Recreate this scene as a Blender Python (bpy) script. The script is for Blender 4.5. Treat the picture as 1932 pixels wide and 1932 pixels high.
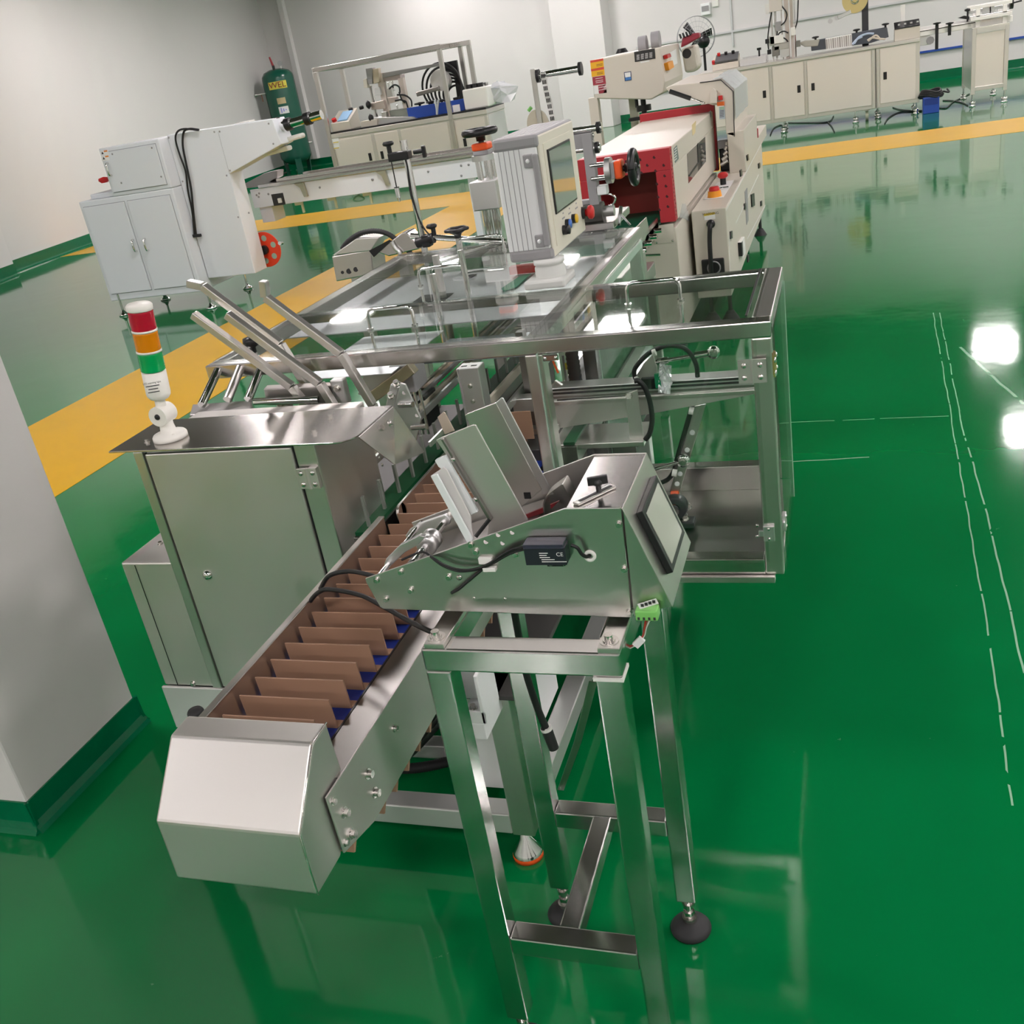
import bpy, math, random
from mathutils import Vector, Matrix, Quaternion

for o in list(bpy.data.objects):
    bpy.data.objects.remove(o, do_unlink=True)
SC = bpy.context.scene
COL = SC.collection
random.seed(7)

# ------------------------------------------------------------------ camera
F, ROLL, PITCH, YAW, H = 1873.72, .176651, .421665, -.365006, 1.55
_f = Vector((math.sin(YAW)*math.cos(PITCH), math.cos(YAW)*math.cos(PITCH), -math.sin(PITCH)))
_r0 = Vector((math.cos(YAW), -math.sin(YAW), 0)); _d0 = _f.cross(_r0)
_r = math.cos(ROLL)*_r0 + math.sin(ROLL)*_d0
_d = -math.sin(ROLL)*_r0 + math.cos(ROLL)*_d0
CAM = Vector((0, 0, H))
cd = bpy.data.cameras.new('camera'); cam = bpy.data.objects.new('camera', cd); COL.objects.link(cam)
cam.matrix_world = Matrix(((_r.x, -_d.x, -_f.x, 0), (_r.y, -_d.y, -_f.y, 0), (_r.z, -_d.z, -_f.z, H), (0, 0, 0, 1)))
cd.sensor_width = 36; cd.lens = 36*F/1932; cd.clip_start = .05; cd.clip_end = 200
SC.camera = cam

# ------------------------------------------------------------------ world, exposure
w = bpy.data.worlds.new('world'); SC.world = w; w.use_nodes = True
w.node_tree.nodes['Background'].inputs[0].default_value = (.8, .87, 1, 1)
w.node_tree.nodes['Background'].inputs[1].default_value = .15
SC.view_settings.view_transform = 'Standard'; SC.view_settings.look = 'None'
SC.view_settings.gamma = 1; SC.view_settings.use_curve_mapping = False
SC.view_settings.exposure = 0.60
LAMP = 58.0          # emission of one ceiling panel

# ------------------------------------------------------------------ pixel helpers (directions only; depth from a plane the thing touches)
def ray(x, y): return _r*((x-966)/F) + _d*((y-966)/F) + _f
def PZ(x, y, z): d = ray(x, y); return CAM + d*((z-H)/d.z)
def PX(x, y, v): d = ray(x, y); return CAM + d*(v/d.x)
def PY(x, y, v): d = ray(x, y); return CAM + d*(v/d.y)

# ------------------------------------------------------------------ materials
MATS = {}
def _n(t, typ, **kw):
    n = t.nodes.new(typ)
    for k, v in kw.items(): setattr(n, k, v)
    return n
def mat(name, col, rough=.5, metal=0., spec=.5, coat=0., bump=0., bscale=40., cvar=0., trans=0., ior=1.45, emit=0., stretch=None, rvar=0., alpha=1.):
    if name in MATS: return MATS[name]
    m = bpy.data.materials.new(name); m.use_nodes = True; t = m.node_tree; b = t.nodes['Principled BSDF']
    b.inputs['Base Color'].default_value = (*col, 1); b.inputs['Roughness'].default_value = rough
    b.inputs['Metallic'].default_value = metal; b.inputs['Specular IOR Level'].default_value = spec
    b.inputs['Coat Weight'].default_value = coat; b.inputs['IOR'].default_value = ior
    b.inputs['Coat Roughness'].default_value = .04
    b.inputs['Transmission Weight'].default_value = trans; b.inputs['Alpha'].default_value = alpha
    if emit: b.inputs['Emission Color'].default_value = (*col, 1); b.inputs['Emission Strength'].default_value = emit
    if bump or cvar or rvar:
        tc = _n(t, 'ShaderNodeTexCoord'); mp = _n(t, 'ShaderNodeMapping'); nz = _n(t, 'ShaderNodeTexNoise')
        nz.inputs['Scale'].default_value = bscale; nz.inputs['Detail'].default_value = 4
        if stretch: mp.inputs['Scale'].default_value = stretch
        t.links.new(tc.outputs['Object'], mp.inputs[0]); t.links.new(mp.outputs[0], nz.inputs['Vector'])
        if bump:
            bp = _n(t, 'ShaderNodeBump'); bp.inputs['Strength'].default_value = bump; bp.inputs['Distance'].default_value = .01
            t.links.new(nz.outputs['Fac'], bp.inputs['Height']); t.links.new(bp.outputs[0], b.inputs['Normal'])
        if cvar:
            mx = _n(t, 'ShaderNodeMix', data_type='RGBA')
            mx.inputs[6].default_value = (*[c*(1-cvar) for c in col], 1); mx.inputs[7].default_value = (*[min(1, c*(1+cvar)) for c in col], 1)
            t.links.new(nz.outputs['Fac'], mx.inputs[0]); t.links.new(mx.outputs[2], b.inputs['Base Color'])
        if rvar:
            mr = _n(t, 'ShaderNodeMapRange'); mr.inputs[1].default_value = .3; mr.inputs[2].default_value = .7
            mr.inputs[3].default_value = max(.02, rough-rvar); mr.inputs[4].default_value = rough+rvar
            t.links.new(nz.outputs['Fac'], mr.inputs[0]); t.links.new(mr.outputs[0], b.inputs['Roughness'])
    MATS[name] = m
    return m
STEEL = mat('brushed_steel', (.62, .60, .57), .3, 1, bscale=1.5, stretch=(1, 1, 30), rvar=.015, cvar=.02)
STEELX = mat('brushed_steel_cross', (.60, .575, .55), .19, 1, bscale=1.5, stretch=(.6, 40, 40), rvar=.0, cvar=.012)
SHEET = mat('satin_sheet_steel', (.66, .64, .61), .44, 1, bscale=7, rvar=.06, cvar=.04)
POLISH = mat('polished_film_steel', (.60, .59, .575), .19, 1, bump=.012, bscale=9, rvar=.05)
CHROME = mat('chrome', (.78, .77, .76), .08, 1)
DSTEEL = mat('dark_steel', (.30, .285, .27), .33, 1)
ALU = mat('anodised_aluminium', (.66, .66, .65), .38, 1, rvar=.04, bscale=30)
BOLT = mat('bolt_steel', (.62, .60, .57), .22, 1)
BLACK = mat('black_plastic', (.012, .012, .013), .35)
RUBBER = mat('black_rubber', (.02, .02, .021), .6)
CABLE = mat('black_cable', (.012, .012, .013), .42)
WHITEP = mat('white_plastic', (.80, .79, .75), .4)
WHITEM = mat('white_painted_metal', (.82, .83, .83), .4)
GREYM = mat('grey_plastic', (.30, .295, .30), .45)
CREAM = mat('cream_painted_metal', (.63, .58, .50), .36)
REDP = mat('red_painted_metal', (.42, .025, .035), .42, bump=.05, bscale=200)
REDPL = mat('red_plastic', (.55, .02, .02), .35)
ORANGE = mat('orange_plastic', (.85, .10, .015), .4)
BROWN = mat('brown_divider', (.33, .195, .125), .5, cvar=.06, bscale=20)
BLUE = mat('blue_belt', (.012, .035, .26), .4)
BLUEM = mat('blue_painted_metal', (.02, .07, .36), .4)
GREENB = mat('green_belt', (.0, .12, .06), .45)
YELLOW = mat('yellow_plastic', (.75, .45, .03), .45)
LABEL = mat('white_label', (.8, .8, .78), .5)
INK = mat('black_ink', (.03, .03, .03), .6)
def glass(name, col, rough=.0):
    if name in MATS: return MATS[name]
    m = bpy.data.materials.new(name); m.use_nodes = True; t = m.node_tree; t.nodes.clear()
    o = _n(t, 'ShaderNodeOutputMaterial'); tr = _n(t, 'ShaderNodeBsdfTransparent'); gl = _n(t, 'ShaderNodeBsdfGlossy')
    mx = _n(t, 'ShaderNodeMixShader'); lw = _n(t, 'ShaderNodeLayerWeight'); lw.inputs[0].default_value = .5
    pw = _n(t, 'ShaderNodeMath', operation='POWER'); pw.inputs[1].default_value = 5
    ma = _n(t, 'ShaderNodeMath', operation='MULTIPLY_ADD'); ma.inputs[1].default_value = .96; ma.inputs[2].default_value = .04
    t.links.new(lw.outputs['Facing'], pw.inputs[0]); t.links.new(pw.outputs[0], ma.inputs[0])
    tr.inputs[0].default_value = (*col, 1); gl.inputs['Roughness'].default_value = rough
    t.links.new(ma.outputs[0], mx.inputs[0]); t.links.new(tr.outputs[0], mx.inputs[1]); t.links.new(gl.outputs[0], mx.inputs[2])
    t.links.new(mx.outputs[0], o.inputs[0]); MATS[name] = m
    return m
ACRYL = glass('clear_acrylic', (.95, .975, .96), .02)
ACRYLE = mat('acrylic_edge', (.55, .72, .60), .25, trans=.4)

# ------------------------------------------------------------------ mesh builder
def V(*a): return Vector(a[0]) if len(a) == 1 else Vector(a)
def smooth(path, k=6):
    p = [V(q) for q in path]; out = []
    p = [p[0]*2-p[1]] + p + [p[-1]*2-p[-2]]
    for i in range(1, len(p)-2):
        a, b, c, d = p[i-1:i+3]
        for j in range(k):
            t = j/k
            out.append(.5*((2*b)+(c-a)*t+(2*a-5*b+4*c-d)*t*t+(3*b-a-3*c+d)*t**3))
    out.append(p[-2]); return out
def frame(d, up=None):
    d = V(d).normalized(); u = V(up) if up is not None else (V(0, 0, 1) if abs(d.z) < .95 else V(0, 1, 0))
    a = d.cross(u)
    if a.length < 1e-6: a = d.cross(V(1, 0, 0))
    a.normalize(); return d, a, a.cross(d)
class MB:
    def __init__(s, T=None): s.v = []; s.f = []; s.s = []; s.T = T
    def add(s, vs, fs, sm=False):
        n = len(s.v); s.v += [V(q) for q in vs]; s.f += [tuple(i+n for i in f) for f in fs]; s.s += [sm]*len(fs); return s
    def box(s, x0, x1, y0, y1, z0, z1):
        x0, x1 = min(x0, x1), max(x0, x1); y0, y1 = min(y0, y1), max(y0, y1); z0, z1 = min(z0, z1), max(z0, z1)
        return s.add([(x0,y0,z0),(x1,y0,z0),(x1,y1,z0),(x0,y1,z0),(x0,y0,z1),(x1,y0,z1),(x1,y1,z1),(x0,y1,z1)],
                     [(3,2,1,0),(4,5,6,7),(0,1,5,4),(1,2,6,5),(2,3,7,6),(3,0,4,7)])
    def beam(s, p0, p1, w, h, up=None):
        p0, p1 = V(p0), V(p1); d, a, u = frame(p1-p0, up); a = a*(w/2); u = u*(h/2)
        q = [p0-a-u, p0+a-u, p0+a+u, p0-a+u, p1-a-u, p1+a-u, p1+a+u, p1-a+u]
        return s.add(q, [(0,1,2,3),(7,6,5,4),(4,5,1,0),(5,6,2,1),(6,7,3,2),(7,4,0,3)])
    def cyl(s, p0, p1, r0, r1=None, n=16, caps=True):
        p0, p1 = V(p0), V(p1); r1 = r0 if r1 is None else r1; d, a, u = frame(p1-p0)
        c = [(math.cos(2*math.pi*i/n), math.sin(2*math.pi*i/n)) for i in range(n)]
        A = [p0+(a*x+u*y)*r0 for x, y in c]; B = [p1+(a*x+u*y)*r1 for x, y in c]
        s.add(A+B, [(i, (i+1) % n, n+(i+1) % n, n+i)[::-1] for i in range(n)], True)
        if caps:
            if r0 > 0: s.add(A, [tuple(range(n))])
            if r1 > 0: s.add(B, [tuple(range(n))[::-1]])
        return s
    def lathe(s, prof, o, axis=(0, 0, 1), n=24, sm=True):
        o = V(o); d, a, u = frame(axis); k = len(prof); vs = []
        for i in range(n):
            t = 2*math.pi*i/n; e = a*math.cos(t)+u*math.sin(t)
            vs += [o+d*h+e*r for r, h in prof]
        fs = []
        for i in range(n):
            j = (i+1) % n
            for q in range(k-1): fs.append((i*k+q, i*k+q+1, j*k+q+1, j*k+q))
        return s.add(vs, fs, sm)
    def tube(s, path, r, n=8, caps=True):
        p = [V(q) for q in path]; rings = []; a = None
        for i, q in enumerate(p):
            d = (p[min(i+1, len(p)-1)]-p[max(i-1, 0)]).normalized()
            if a is None: _, a, _u = frame(d)
            a = (a-d*a.dot(d)).normalized(); u = a.cross(d)
            rr = r[i] if isinstance(r, (list, tuple)) else r
            rings += [q+(a*math.cos(2*math.pi*k/n)+u*math.sin(2*math.pi*k/n))*rr for k in range(n)]
        fs = []
        for i in range(len(p)-1):
            for k in range(n):
                fs.append((i*n+k, i*n+(k+1) % n, (i+1)*n+(k+1) % n, (i+1)*n+k))
        s.add(rings, fs, True)
        if caps:
            s.add(rings[:n], [tuple(range(n))[::-1]]); s.add(rings[-n:], [tuple(range(n))])
        return s
    def prism(s, poly, vec):
        P = [V(q) for q in poly]; vec = V(vec); n = len(P); Q = [q+vec for q in P]
        nn = sum(((P[i]-P[0]).cross(P[(i+1) % n]-P[0]) for i in range(1, n-1)), V(0, 0, 0))
        fl = nn.dot(vec) > 0
        fs = [tuple(range(n)), tuple(range(2*n-1, n-1, -1))]+[(i, n+i, n+(i+1) % n, (i+1) % n) for i in range(n)]
        if fl: fs = [f[::-1] for f in fs]
        return s.add(P+Q, fs)
    def quad(s, a, b, c, d): return s.add([a, b, c, d], [(0, 1, 2, 3)])
    def strip(s, path, wvec, th):     # bent flat bar: path points, width vector, thickness
        p = [V(q) for q in path]; wv = V(wvec)
        for i in range(len(p)-1):
            d = (p[i+1]-p[i]).normalized(); nrm = d.cross(wv).normalized()*th/2
            s.add([p[i]-wv/2-nrm, p[i]+wv/2-nrm, p[i]+wv/2+nrm, p[i]-wv/2+nrm, p[i+1]-wv/2-nrm, p[i+1]+wv/2-nrm, p[i+1]+wv/2+nrm, p[i+1]-wv/2+nrm],
                  [(0,1,2,3),(7,6,5,4),(4,5,1,0),(5,6,2,1),(6,7,3,2),(7,4,0,3)])
        return s
    def mesh(s, name):
        vs = [s.T @ q for q in s.v] if s.T is not None else s.v
        lo = V([min(q[i] for q in vs) for i in range(3)]); hi = V([max(q[i] for q in vs) for i in range(3)]); c = (lo+hi)/2
        m = bpy.data.meshes.new(name); m.from_pydata([tuple(q-c) for q in vs], [], s.f)
        m.polygons.foreach_set('use_smooth', s.s); m.update(); return m, c
    def build(s, name, material, parent=None, bevel=0., label=None):
        m, c = s.mesh(name); m.materials.append(material)
        return place(name, m, c, parent, bevel, label)
WL = {}
def place(name, m, c, parent=None, bevel=0., label=None, rot=None):
    o = bpy.data.objects.new(name, m); COL.objects.link(o); WL[o.name] = V(c)
    if parent is not None: o.parent = parent; o.location = V(c)-WL[parent.name]
    else: o.location = c
    if rot is not None: o.rotation_mode = 'QUATERNION'; o.rotation_quaternion = rot
    if bevel:
        b = o.modifiers.new('edge', 'BEVEL'); b.width = bevel; b.segments = 2; b.limit_method = 'ANGLE'; b.angle_limit = .6
    if label: o['label'] = label
    return o
def thing(name, label, cat, loc, group=None):
    o = bpy.data.objects.new(name, None); COL.objects.link(o); o.location = loc; WL[o.name] = V(loc); o.empty_display_size = .1
    o['label'] = label; o['category'] = cat
    if group: o['group'] = group
    return o
def tag(o, label, cat, group=None):
    o['label'] = label; o['category'] = cat
    if group: o['group'] = group
    return o
def struct(o): o['kind'] = 'structure'; return o
SH = {}
def shared(key, maker, material):
    if key not in SH:
        m, c = maker().mesh(key); m.materials.append(material); SH[key] = (m, c)
    return SH[key]
def inst(name, key, maker, material, pos, axis, parent, label=None):
    """alike small part, modelled along +Z at the origin, laid along axis at pos"""
    m, c = shared(key, maker, material)
    q = V(0, 0, 1).rotation_difference(V(axis).normalized())
    return place(name, m, V(pos)+q @ c, parent, rot=q, label=label)
def bolt(parent, pos, axis, r=.006, name='bolt'):
    k = 'bolt%d' % round(r*1e5)
    def mk():
        b = MB(); b.cyl((0,0,-.001), (0,0,r*.35), r*1.45, n=14); b.cyl((0,0,r*.35), (0,0,r*1.5), r, n=12)
        b.cyl((0,0,r*1.5), (0,0,r*1.52), r*.55, n=6); return b
    return inst(name, k, mk, BOLT, pos, axis, parent)
def screw(parent, pos, axis, r=.005, m=None):
    def mk(): b = MB(); b.lathe([(r, -.0005), (r*.95, r*.3), (r*.6, r*.55), (0.0001, r*.6)], (0,0,0), n=10); return b
    return inst('screw', 'scr%d%s' % (round(r*1e5), m.name if m else ''), mk, m or BOLT, pos, axis, parent)
def text(parent, s, pos, xd, yd, size, material, name='lettering', squeeze=1.):
    cu = bpy.data.curves.new('txt', 'FONT'); cu.body = s; cu.size = size; cu.align_x = 'CENTER'; cu.align_y = 'CENTER'
    o = bpy.data.objects.new('txt', cu); COL.objects.link(o); bpy.context.view_layer.update()
    m = bpy.data.meshes.new_from_object(o.evaluated_get(bpy.context.evaluated_depsgraph_get()))
    bpy.data.objects.remove(o); bpy.data.curves.remove(cu)
    xd, yd = V(xd).normalized(), V(yd).normalized()
    for v in m.vertices: v.co = xd*v.co.x*squeeze+yd*v.co.y
    m.materials.clear(); m.materials.append(material)
    return place(name, m, pos, parent)

# ================================================================== ROOM
def floor_mat():
    m = bpy.data.materials.new('green_epoxy_floor'); m.use_nodes = True; t = m.node_tree; b = t.nodes['Principled BSDF']
    g = _n(t, 'ShaderNodeNewGeometry')
    nz = _n(t, 'ShaderNodeTexNoise'); nz.inputs['Scale'].default_value = 1.1; nz.inputs['Detail'].default_value = 5
    t.links.new(g.outputs['Position'], nz.inputs['Vector'])
    mx = _n(t, 'ShaderNodeMix', data_type='RGBA'); mx.inputs[6].default_value = (.0, .118, .027, 1); mx.inputs[7].default_value = (.001, .158, .042, 1)
    t.links.new(nz.outputs['Fac'], mx.inputs[0])
    # long scratches (wear with a shape of its own): distance to a few segments
    sep = _n(t, 'ShaderNodeSeparateXYZ'); t.links.new(g.outputs['Position'], sep.inputs[0])
    def M(op, a, b_=None):
        n = _n(t, 'ShaderNodeMath', operation=op)
        for i, q in enumerate((a, b_)):
            if q is None: continue
            if isinstance(q, (int, float)): n.inputs[i].default_value = q
            else: t.links.new(q, n.inputs[i])
        return n.outputs[0]
    tot = None
    wob = _n(t, 'ShaderNodeTexNoise'); wob.inputs['Scale'].default_value = 3.; t.links.new(g.outputs['Position'], wob.inputs['Vector'])
    brk = _n(t, 'ShaderNodeTexNoise'); brk.inputs['Scale'].default_value = 9.; t.links.new(g.outputs['Position'], brk.inputs['Vector'])
    segs = []
    for a, c, wd in (((1760, 590), (1790, 760), .0022), ((1790, 760), (1862, 1180), .0022), ((1862, 1180), (1912, 1520), .0022), ((1772, 590), (1812, 790), .0022),
                     ((1812, 790), (1868, 990), .0026), ((1868, 990), (1932, 1270), .0026), ((1480, 797), (1790, 785), .0022), ((1485, 872), (1640, 862), .003), ((1810, 655), (1932, 762), .006),
                     ):
        p0, p1 = PZ(*a, 0), PZ(*c, 0); d = p1-p0; L = d.length; d /= L
        dx = M('SUBTRACT', sep.outputs[0], p0.x); dy = M('SUBTRACT', sep.outputs[1], p0.y)
        al = M('ADD', M('MULTIPLY', dx, d.x), M('MULTIPLY', dy, d.y))
        ac = M('ABSOLUTE', M('ADD', M('ADD', M('MULTIPLY', dx, -d.y), M('MULTIPLY', dy, d.x)), M('MULTIPLY', M('SUBTRACT', wob.outputs['Fac'], .5), .02)))
        k = M('MULTIPLY', M('LESS_THAN', ac, wd), M('MULTIPLY', M('GREATER_THAN', al, 0), M('LESS_THAN', al, L)))
        tot = k if tot is None else M('MAXIMUM', tot, k)
    tot = M('MULTIPLY', tot, M('MULTIPLY', M('GREATER_THAN', brk.outputs['Fac'], .40), .45))
    fk = _n(t, 'ShaderNodeTexNoise'); fk.inputs['Scale'].default_value = 16.; fk.inputs['Detail'].default_value = 6; fk.inputs['Roughness'].default_value = .7; t.links.new(g.outputs['Position'], fk.inputs['Vector'])
    tot = M('MAXIMUM', tot, M('MULTIPLY', M('GREATER_THAN', fk.outputs['Fac'], .70), .10))
    m2 = _n(t, 'ShaderNodeMix', data_type='RGBA'); m2.inputs[7].default_value = (.55, .75, .6, 1)
    t.links.new(tot, m2.inputs[0]); t.links.new(mx.outputs[2], m2.inputs[6]); t.links.new(m2.outputs[2], b.inputs['Base Color'])
    n2 = _n(t, 'ShaderNodeTexNoise'); n2.inputs['Scale'].default_value = 2.2; n2.inputs['Detail'].default_value = 3
    t.links.new(g.outputs['Position'], n2.inputs['Vector'])
    bp = _n(t, 'ShaderNodeBump'); bp.inputs['Strength'].default_value = .25; bp.inputs['Distance'].default_value = .006
    t.links.new(n2.outputs['Fac'], bp.inputs['Height']); t.links.new(bp.outputs[0], b.inputs['Normal'])
    b.inputs['Roughness'].default_value = .07; b.inputs['Specular IOR Level'].default_value = .55; b.inputs['IOR'].default_value = 1.5
    return m
FLOORM = floor_mat()
SKIRT = mat('green_skirting_paint', (.0, .13, .05), .18, bump=.25, bscale=22, cvar=.15)
YELP = mat('yellow_floor_paint', (.56, .315, .003), .32, spec=.3, cvar=.08, bscale=3, bump=.04)
WALLP = mat('white_wall_paint', (.70, .68, .665), .65, cvar=.015, bscale=1.5, bump=.02)
WALLB = mat('grey_white_wall_paint', (.67, .655, .64), .6, cvar=.012, bscale=1., bump=.02)
CEILP = mat('dark_ceiling', (.075, .073, .07), .8)
ZC = 4.25
WX0, WX1, WY0, WY1 = -14.5, 9.0, -9.0, 25.0
fl = struct(MB().box(WX0, WX1, WY0, WY1, -.12, 0).build('floor', FLOORM))
ce = struct(MB().box(WX0, WX1, WY0, WY1, ZC, ZC+.1).build('ceiling', CEILP))
LC = V(-12.75, 22.95, 0); LN = V(-8.9, -2.0, 0); BR = V(9.0, 19.55, 0)          # left wall foot line and back wall foot line
def wall(name, a, b, th, m, z0=0, z1=ZC):
    a, b = V(a), V(b); d = (b-a).normalized(); n = V(-d.y, d.x, 0)*th
    return struct(MB().prism([a+V(0,0,z0), b+V(0,0,z0), b+n+V(0,0,z0), a+n+V(0,0,z0)], (0, 0, z1-z0)).build(name, m))
wall('wall_back', LC, BR, .15, WALLP)
wall('wall_left', LN+(LN-LC).normalized()*7.2, LC, .15, WALLB)
struct(MB().box(WX1, WX1+.1, WY0, 19.55, 0, ZC).build('wall_right', WALLP))
struct(MB().box(WX0, WX1, WY0-.1, WY0, 0, ZC).build('wall_front', WALLP))
def skirt(name, a, b, side=1, h=.10):
    a, b = V(a), V(b); d = (b-a).normalized(); n = V(d.y, -d.x, 0)*side
    pr = [(0, 0), (.022, 0), (.013, .010), (.007, .03), (.005, h), (0, h)]
    return struct(MB().prism([a+n*x+V(0, 0, z) for x, z in pr], b-a).build(name, SKIRT))
skirt('baseboard_back', LC, BR, 1, .16)
skirt('baseboard_left', LN+(LN-LC).normalized()*6.5, LC, 1, .16)
# columns along the back wall, pilaster on the left wall
bd = (BR-LC).normalized()
def back_at(x): return LC+bd*((x-LC.x)/bd.x)
c0, c1 = back_at(-5.45), back_at(-4.38); nn = V(bd.y, -bd.x, 0)
struct(MB().prism([c0, c1, c1+nn*.45, c0+nn*.45], (0, 0, ZC)).build('wall_column', WALLP, None, .01))
ld = (LC-LN).normalized(); ln = V(ld.y, -ld.x, 0)
p0 = LN+ld*((8.2+2.0)/ld.y); p1 = LN+ld*((10.9+2.0)/ld.y)
struct(MB().prism([p0, p0+ln*.28, p1+ln*.28, p1], (0, 0, ZC)).build('wall_pilaster', WALLP, None, .01))
skirt('baseboard_pilaster', p0+ln*.28, p1+ln*.28, 1, .16)
# square duct running up the back wall beside the tank, conduits, blue pipe
cx = back_at(-12.05)+nn*.06
struct(MB().beam(cx+V(0, 0, .16), cx+V(0, 0, ZC), .14, .12, nn).build('trim_1', WALLP, None, .01))
CONDUIT = mat('white_conduit', (.60, .60, .60), .4)
ya = back_at(-3.9)+nn*.02; yb = back_at(2.2)+nn*.02; yc = back_at(-2.0)+nn*.02
struct(MB().beam(ya+V(0, 0, 1.36), yb+V(0, 0, 1.36), .035, .035).build('trim_2', CONDUIT))
struct(MB().beam(yc+V(0, 0, 1.1), yc+V(0, 0, ZC), .035, .035).build('trim_3', CONDUIT))
struct(MB().beam(back_at(-3.9)+nn*.02+V(0, 0, .5), back_at(8.)+nn*.02+V(0, 0, .49), .05, .035).build('trim_4', mat('blue_pipe', (.02, .07, .35), .4)))
sb = thing('switch_box', 'grey wall switch box with clear flap beside the fan', 'switch', back_at(-2.46)+nn*.03+V(0, 0, 1.78))
b0 = back_at(-2.46)+V(0, 0, 1.82)
MB().beam(b0-bd*.09+nn*.04, b0+bd*.09+nn*.04, .08, .2, (0, 0, 1)).build('box', WHITEM, sb, .008)
MB().beam(b0-bd*.07+nn*.085+V(0, 0, .01), b0+bd*.07+nn*.085+V(0, 0, .01), .008, .09, (0, 0, 1)).build('flap', GREYM, sb)
b1 = back_at(-2.28)+V(0, 0, 1.9)
so = tag(MB().beam(b1-bd*.06+nn*.02, b1+bd*.06+nn*.02, .03, .14, (0, 0, 1)).build('wall_switch', WHITEP, None, .006), 'small white wall switch plate next to grey switch box', 'switch')

# painted floor bands
struct(MB().box(-4.78, -3.66, -6, 12.25, 0, .002).build('trim_5', YELP))
struct(MB().box(-11.0, 8.9, 12.25, 13.5, 0, .002).build('trim_6', YELP))

# near pillar with green skirting
PXR, PY0, PY1 = -1.955, 1.44, 1.875
struct(MB().box(-2.75, PXR, PY0, PY1, 0, ZC).build('wall_pillar', mat('grey_pillar_paint', (.64, .62, .60), .6, bump=.05, bscale=14, cvar=.02), None, .006))
skirt('baseboard_pillar', (PXR, PY0-.01, 0), (PXR, PY1+.01, 0), 1, .09)
skirt('baseboard_pillar_front', (-2.75, PY0, 0), (PXR+.01, PY0, 0), 1, .09)
skirt('baseboard_pillar_rear', (PXR+.01, PY1, 0), (-2.75, PY1, 0), 1, .09)

# ceiling lamps: one row read from floor glare, some added to brighten walls
LAMPM = mat('lamp_diffuser', (1, .925, .93), .5, emit=LAMP)
LAMPS = [(2.35, y) for y in (-6, -2, 2.2, 6.2, 10.2, 14.2, 18.2)]+[(7.0, y) for y in (-6, -2, 2.2, 6.2, 10.2, 14.2, 18.2)]
LAMPS += [(-3.2, y) for y in (-6, 2.2, 6.2, 10.2, 14.2, 18.2)]+[(-6.0, -5.5), (-6.0, -1.8), (-.6, -2.6), (-8.9, 3.0)]+[(-8.6, 16.2), (-8.4, 20.6), (-5.4, 19.3), (-9.0, 13.4)]  # those before the pillar and along the left wall are added fill
for x, y in LAMPS:
    if True:
        lp = thing('ceiling_lamp', 'unseen square white panel lamp mounted under the dark ceiling', 'lamp', (x, y, ZC), 'ceiling panel lamps')
        m_, c_ = shared('lamp_frame', lambda: MB().box(-.33, .33, -.33, .33, -.05, 0), WHITEM); place('frame', m_, V(x, y, ZC)+c_, lp)
        m_, c_ = shared('lamp_diff', lambda: MB().box(-.30, .30, -.30, .30, -.056, -.05), LAMPM); place('diffuser', m_, V(x, y, ZC)+c_, lp)

# ================================================================== MAIN LINE
CR = dict(c1=(100,50,.3106),c2=(550,50,.3106),c3=(950,0,.2847),c4=(1332,0,.3106),c5=(200,500,.3106),c6=(700,500,.20704),c7=(1000,500,.3106),c8=(680,800,.3313),d1=(220,950,.3313),d2=(280,1300,.3002),d3=(700,1100,.3364),d4=(700,1400,.3623),d6=(400,80,.3002),d7=(680,850,.2174),e1=(1400,400,.27536),e5=(560,400,.2795),e6=(900,200,.18634),e7=(340,620,.26915),e8=(560,70,.20704),g1=(780,660,.15528),g2=(1030,640,.15528),g3=(680,780,.15528),g4=(700,240,.13458),g5=(1060,230,.13458))
def q(k, x, y): a = CR[k]; return (a[0]+x*a[2], a[1]+y*a[2])
def qY(k, x, y, v): return PY(*q(k, x, y), v)
def qX(k, x, y, v): return PX(*q(k, x, y), v)
def qZ(k, x, y, v): return PZ(*q(k, x, y), v)
def rrect(c, ax, ay, w, h, r, n=5):      # rounded rectangle path in plane
    c, ax, ay = V(c), V(ax).normalized(), V(ay).normalized(); out = []
    for sx, sy, t0 in ((1, 1, 0), (-1, 1, 90), (-1, -1, 180), (1, -1, 270)):
        for i in range(n+1):
            t = math.radians(t0+90*i/n); out.append(c+ax*(sx*(w/2-r)+r*math.cos(t))+ay*(sy*(h/2-r)+r*math.sin(t)))
    return out

# ---- infeed conveyor
cv = thing('infeed_conveyor', 'stainless paddle conveyor with brown dividers and angular nose cover', 'conveyor', (-.83, 1.6, .44))
nose = [(.980, .759), (.935, .758), (.854, .671), (.852, .566), (.926, .566), (.985, .66)]
MB().prism([(-.935, y, z) for y, z in nose], (.232, 0, 0)).build('nose_cover', SHEET, cv, .004)
MB().tube([(-.7033, y, z) for y, z in ((.980, .759), (.935, .758), (.89, .71), (.854, .671), (.852, .62), (.852, .566))], .0014, 6).build('weld_seam', BOLT, cv)
MB().box(-.937, -.930, .97, 1.69, .60, .735).box(-.942, -.928, .97, 1.69, .732, .736).build('side_plate', STEEL, cv, .0015, 'left side plate with narrow bright top edge')
MB().box(-.930, -.924, 1.765, 2.40, .60, .728).cyl((-.93, 1.765, .708), (-.924, 1.765, .708), .02).build('side_plate', STEEL, cv, .001)
MB().prism([(-.70, .923, .675), (-.70, .926, .571), (-.70, 1.02, .545), (-.70, 2.05, .545), (-.70, 2.05, .675)], (.003, 0, 0)).build('side_plate', SHEET, cv, .001, 'right side plate with bolts')
MB().box(-.748, -.6985, .965, 2.05, .668, .675).build('top_flange', DSTEEL, cv, .001)
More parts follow.
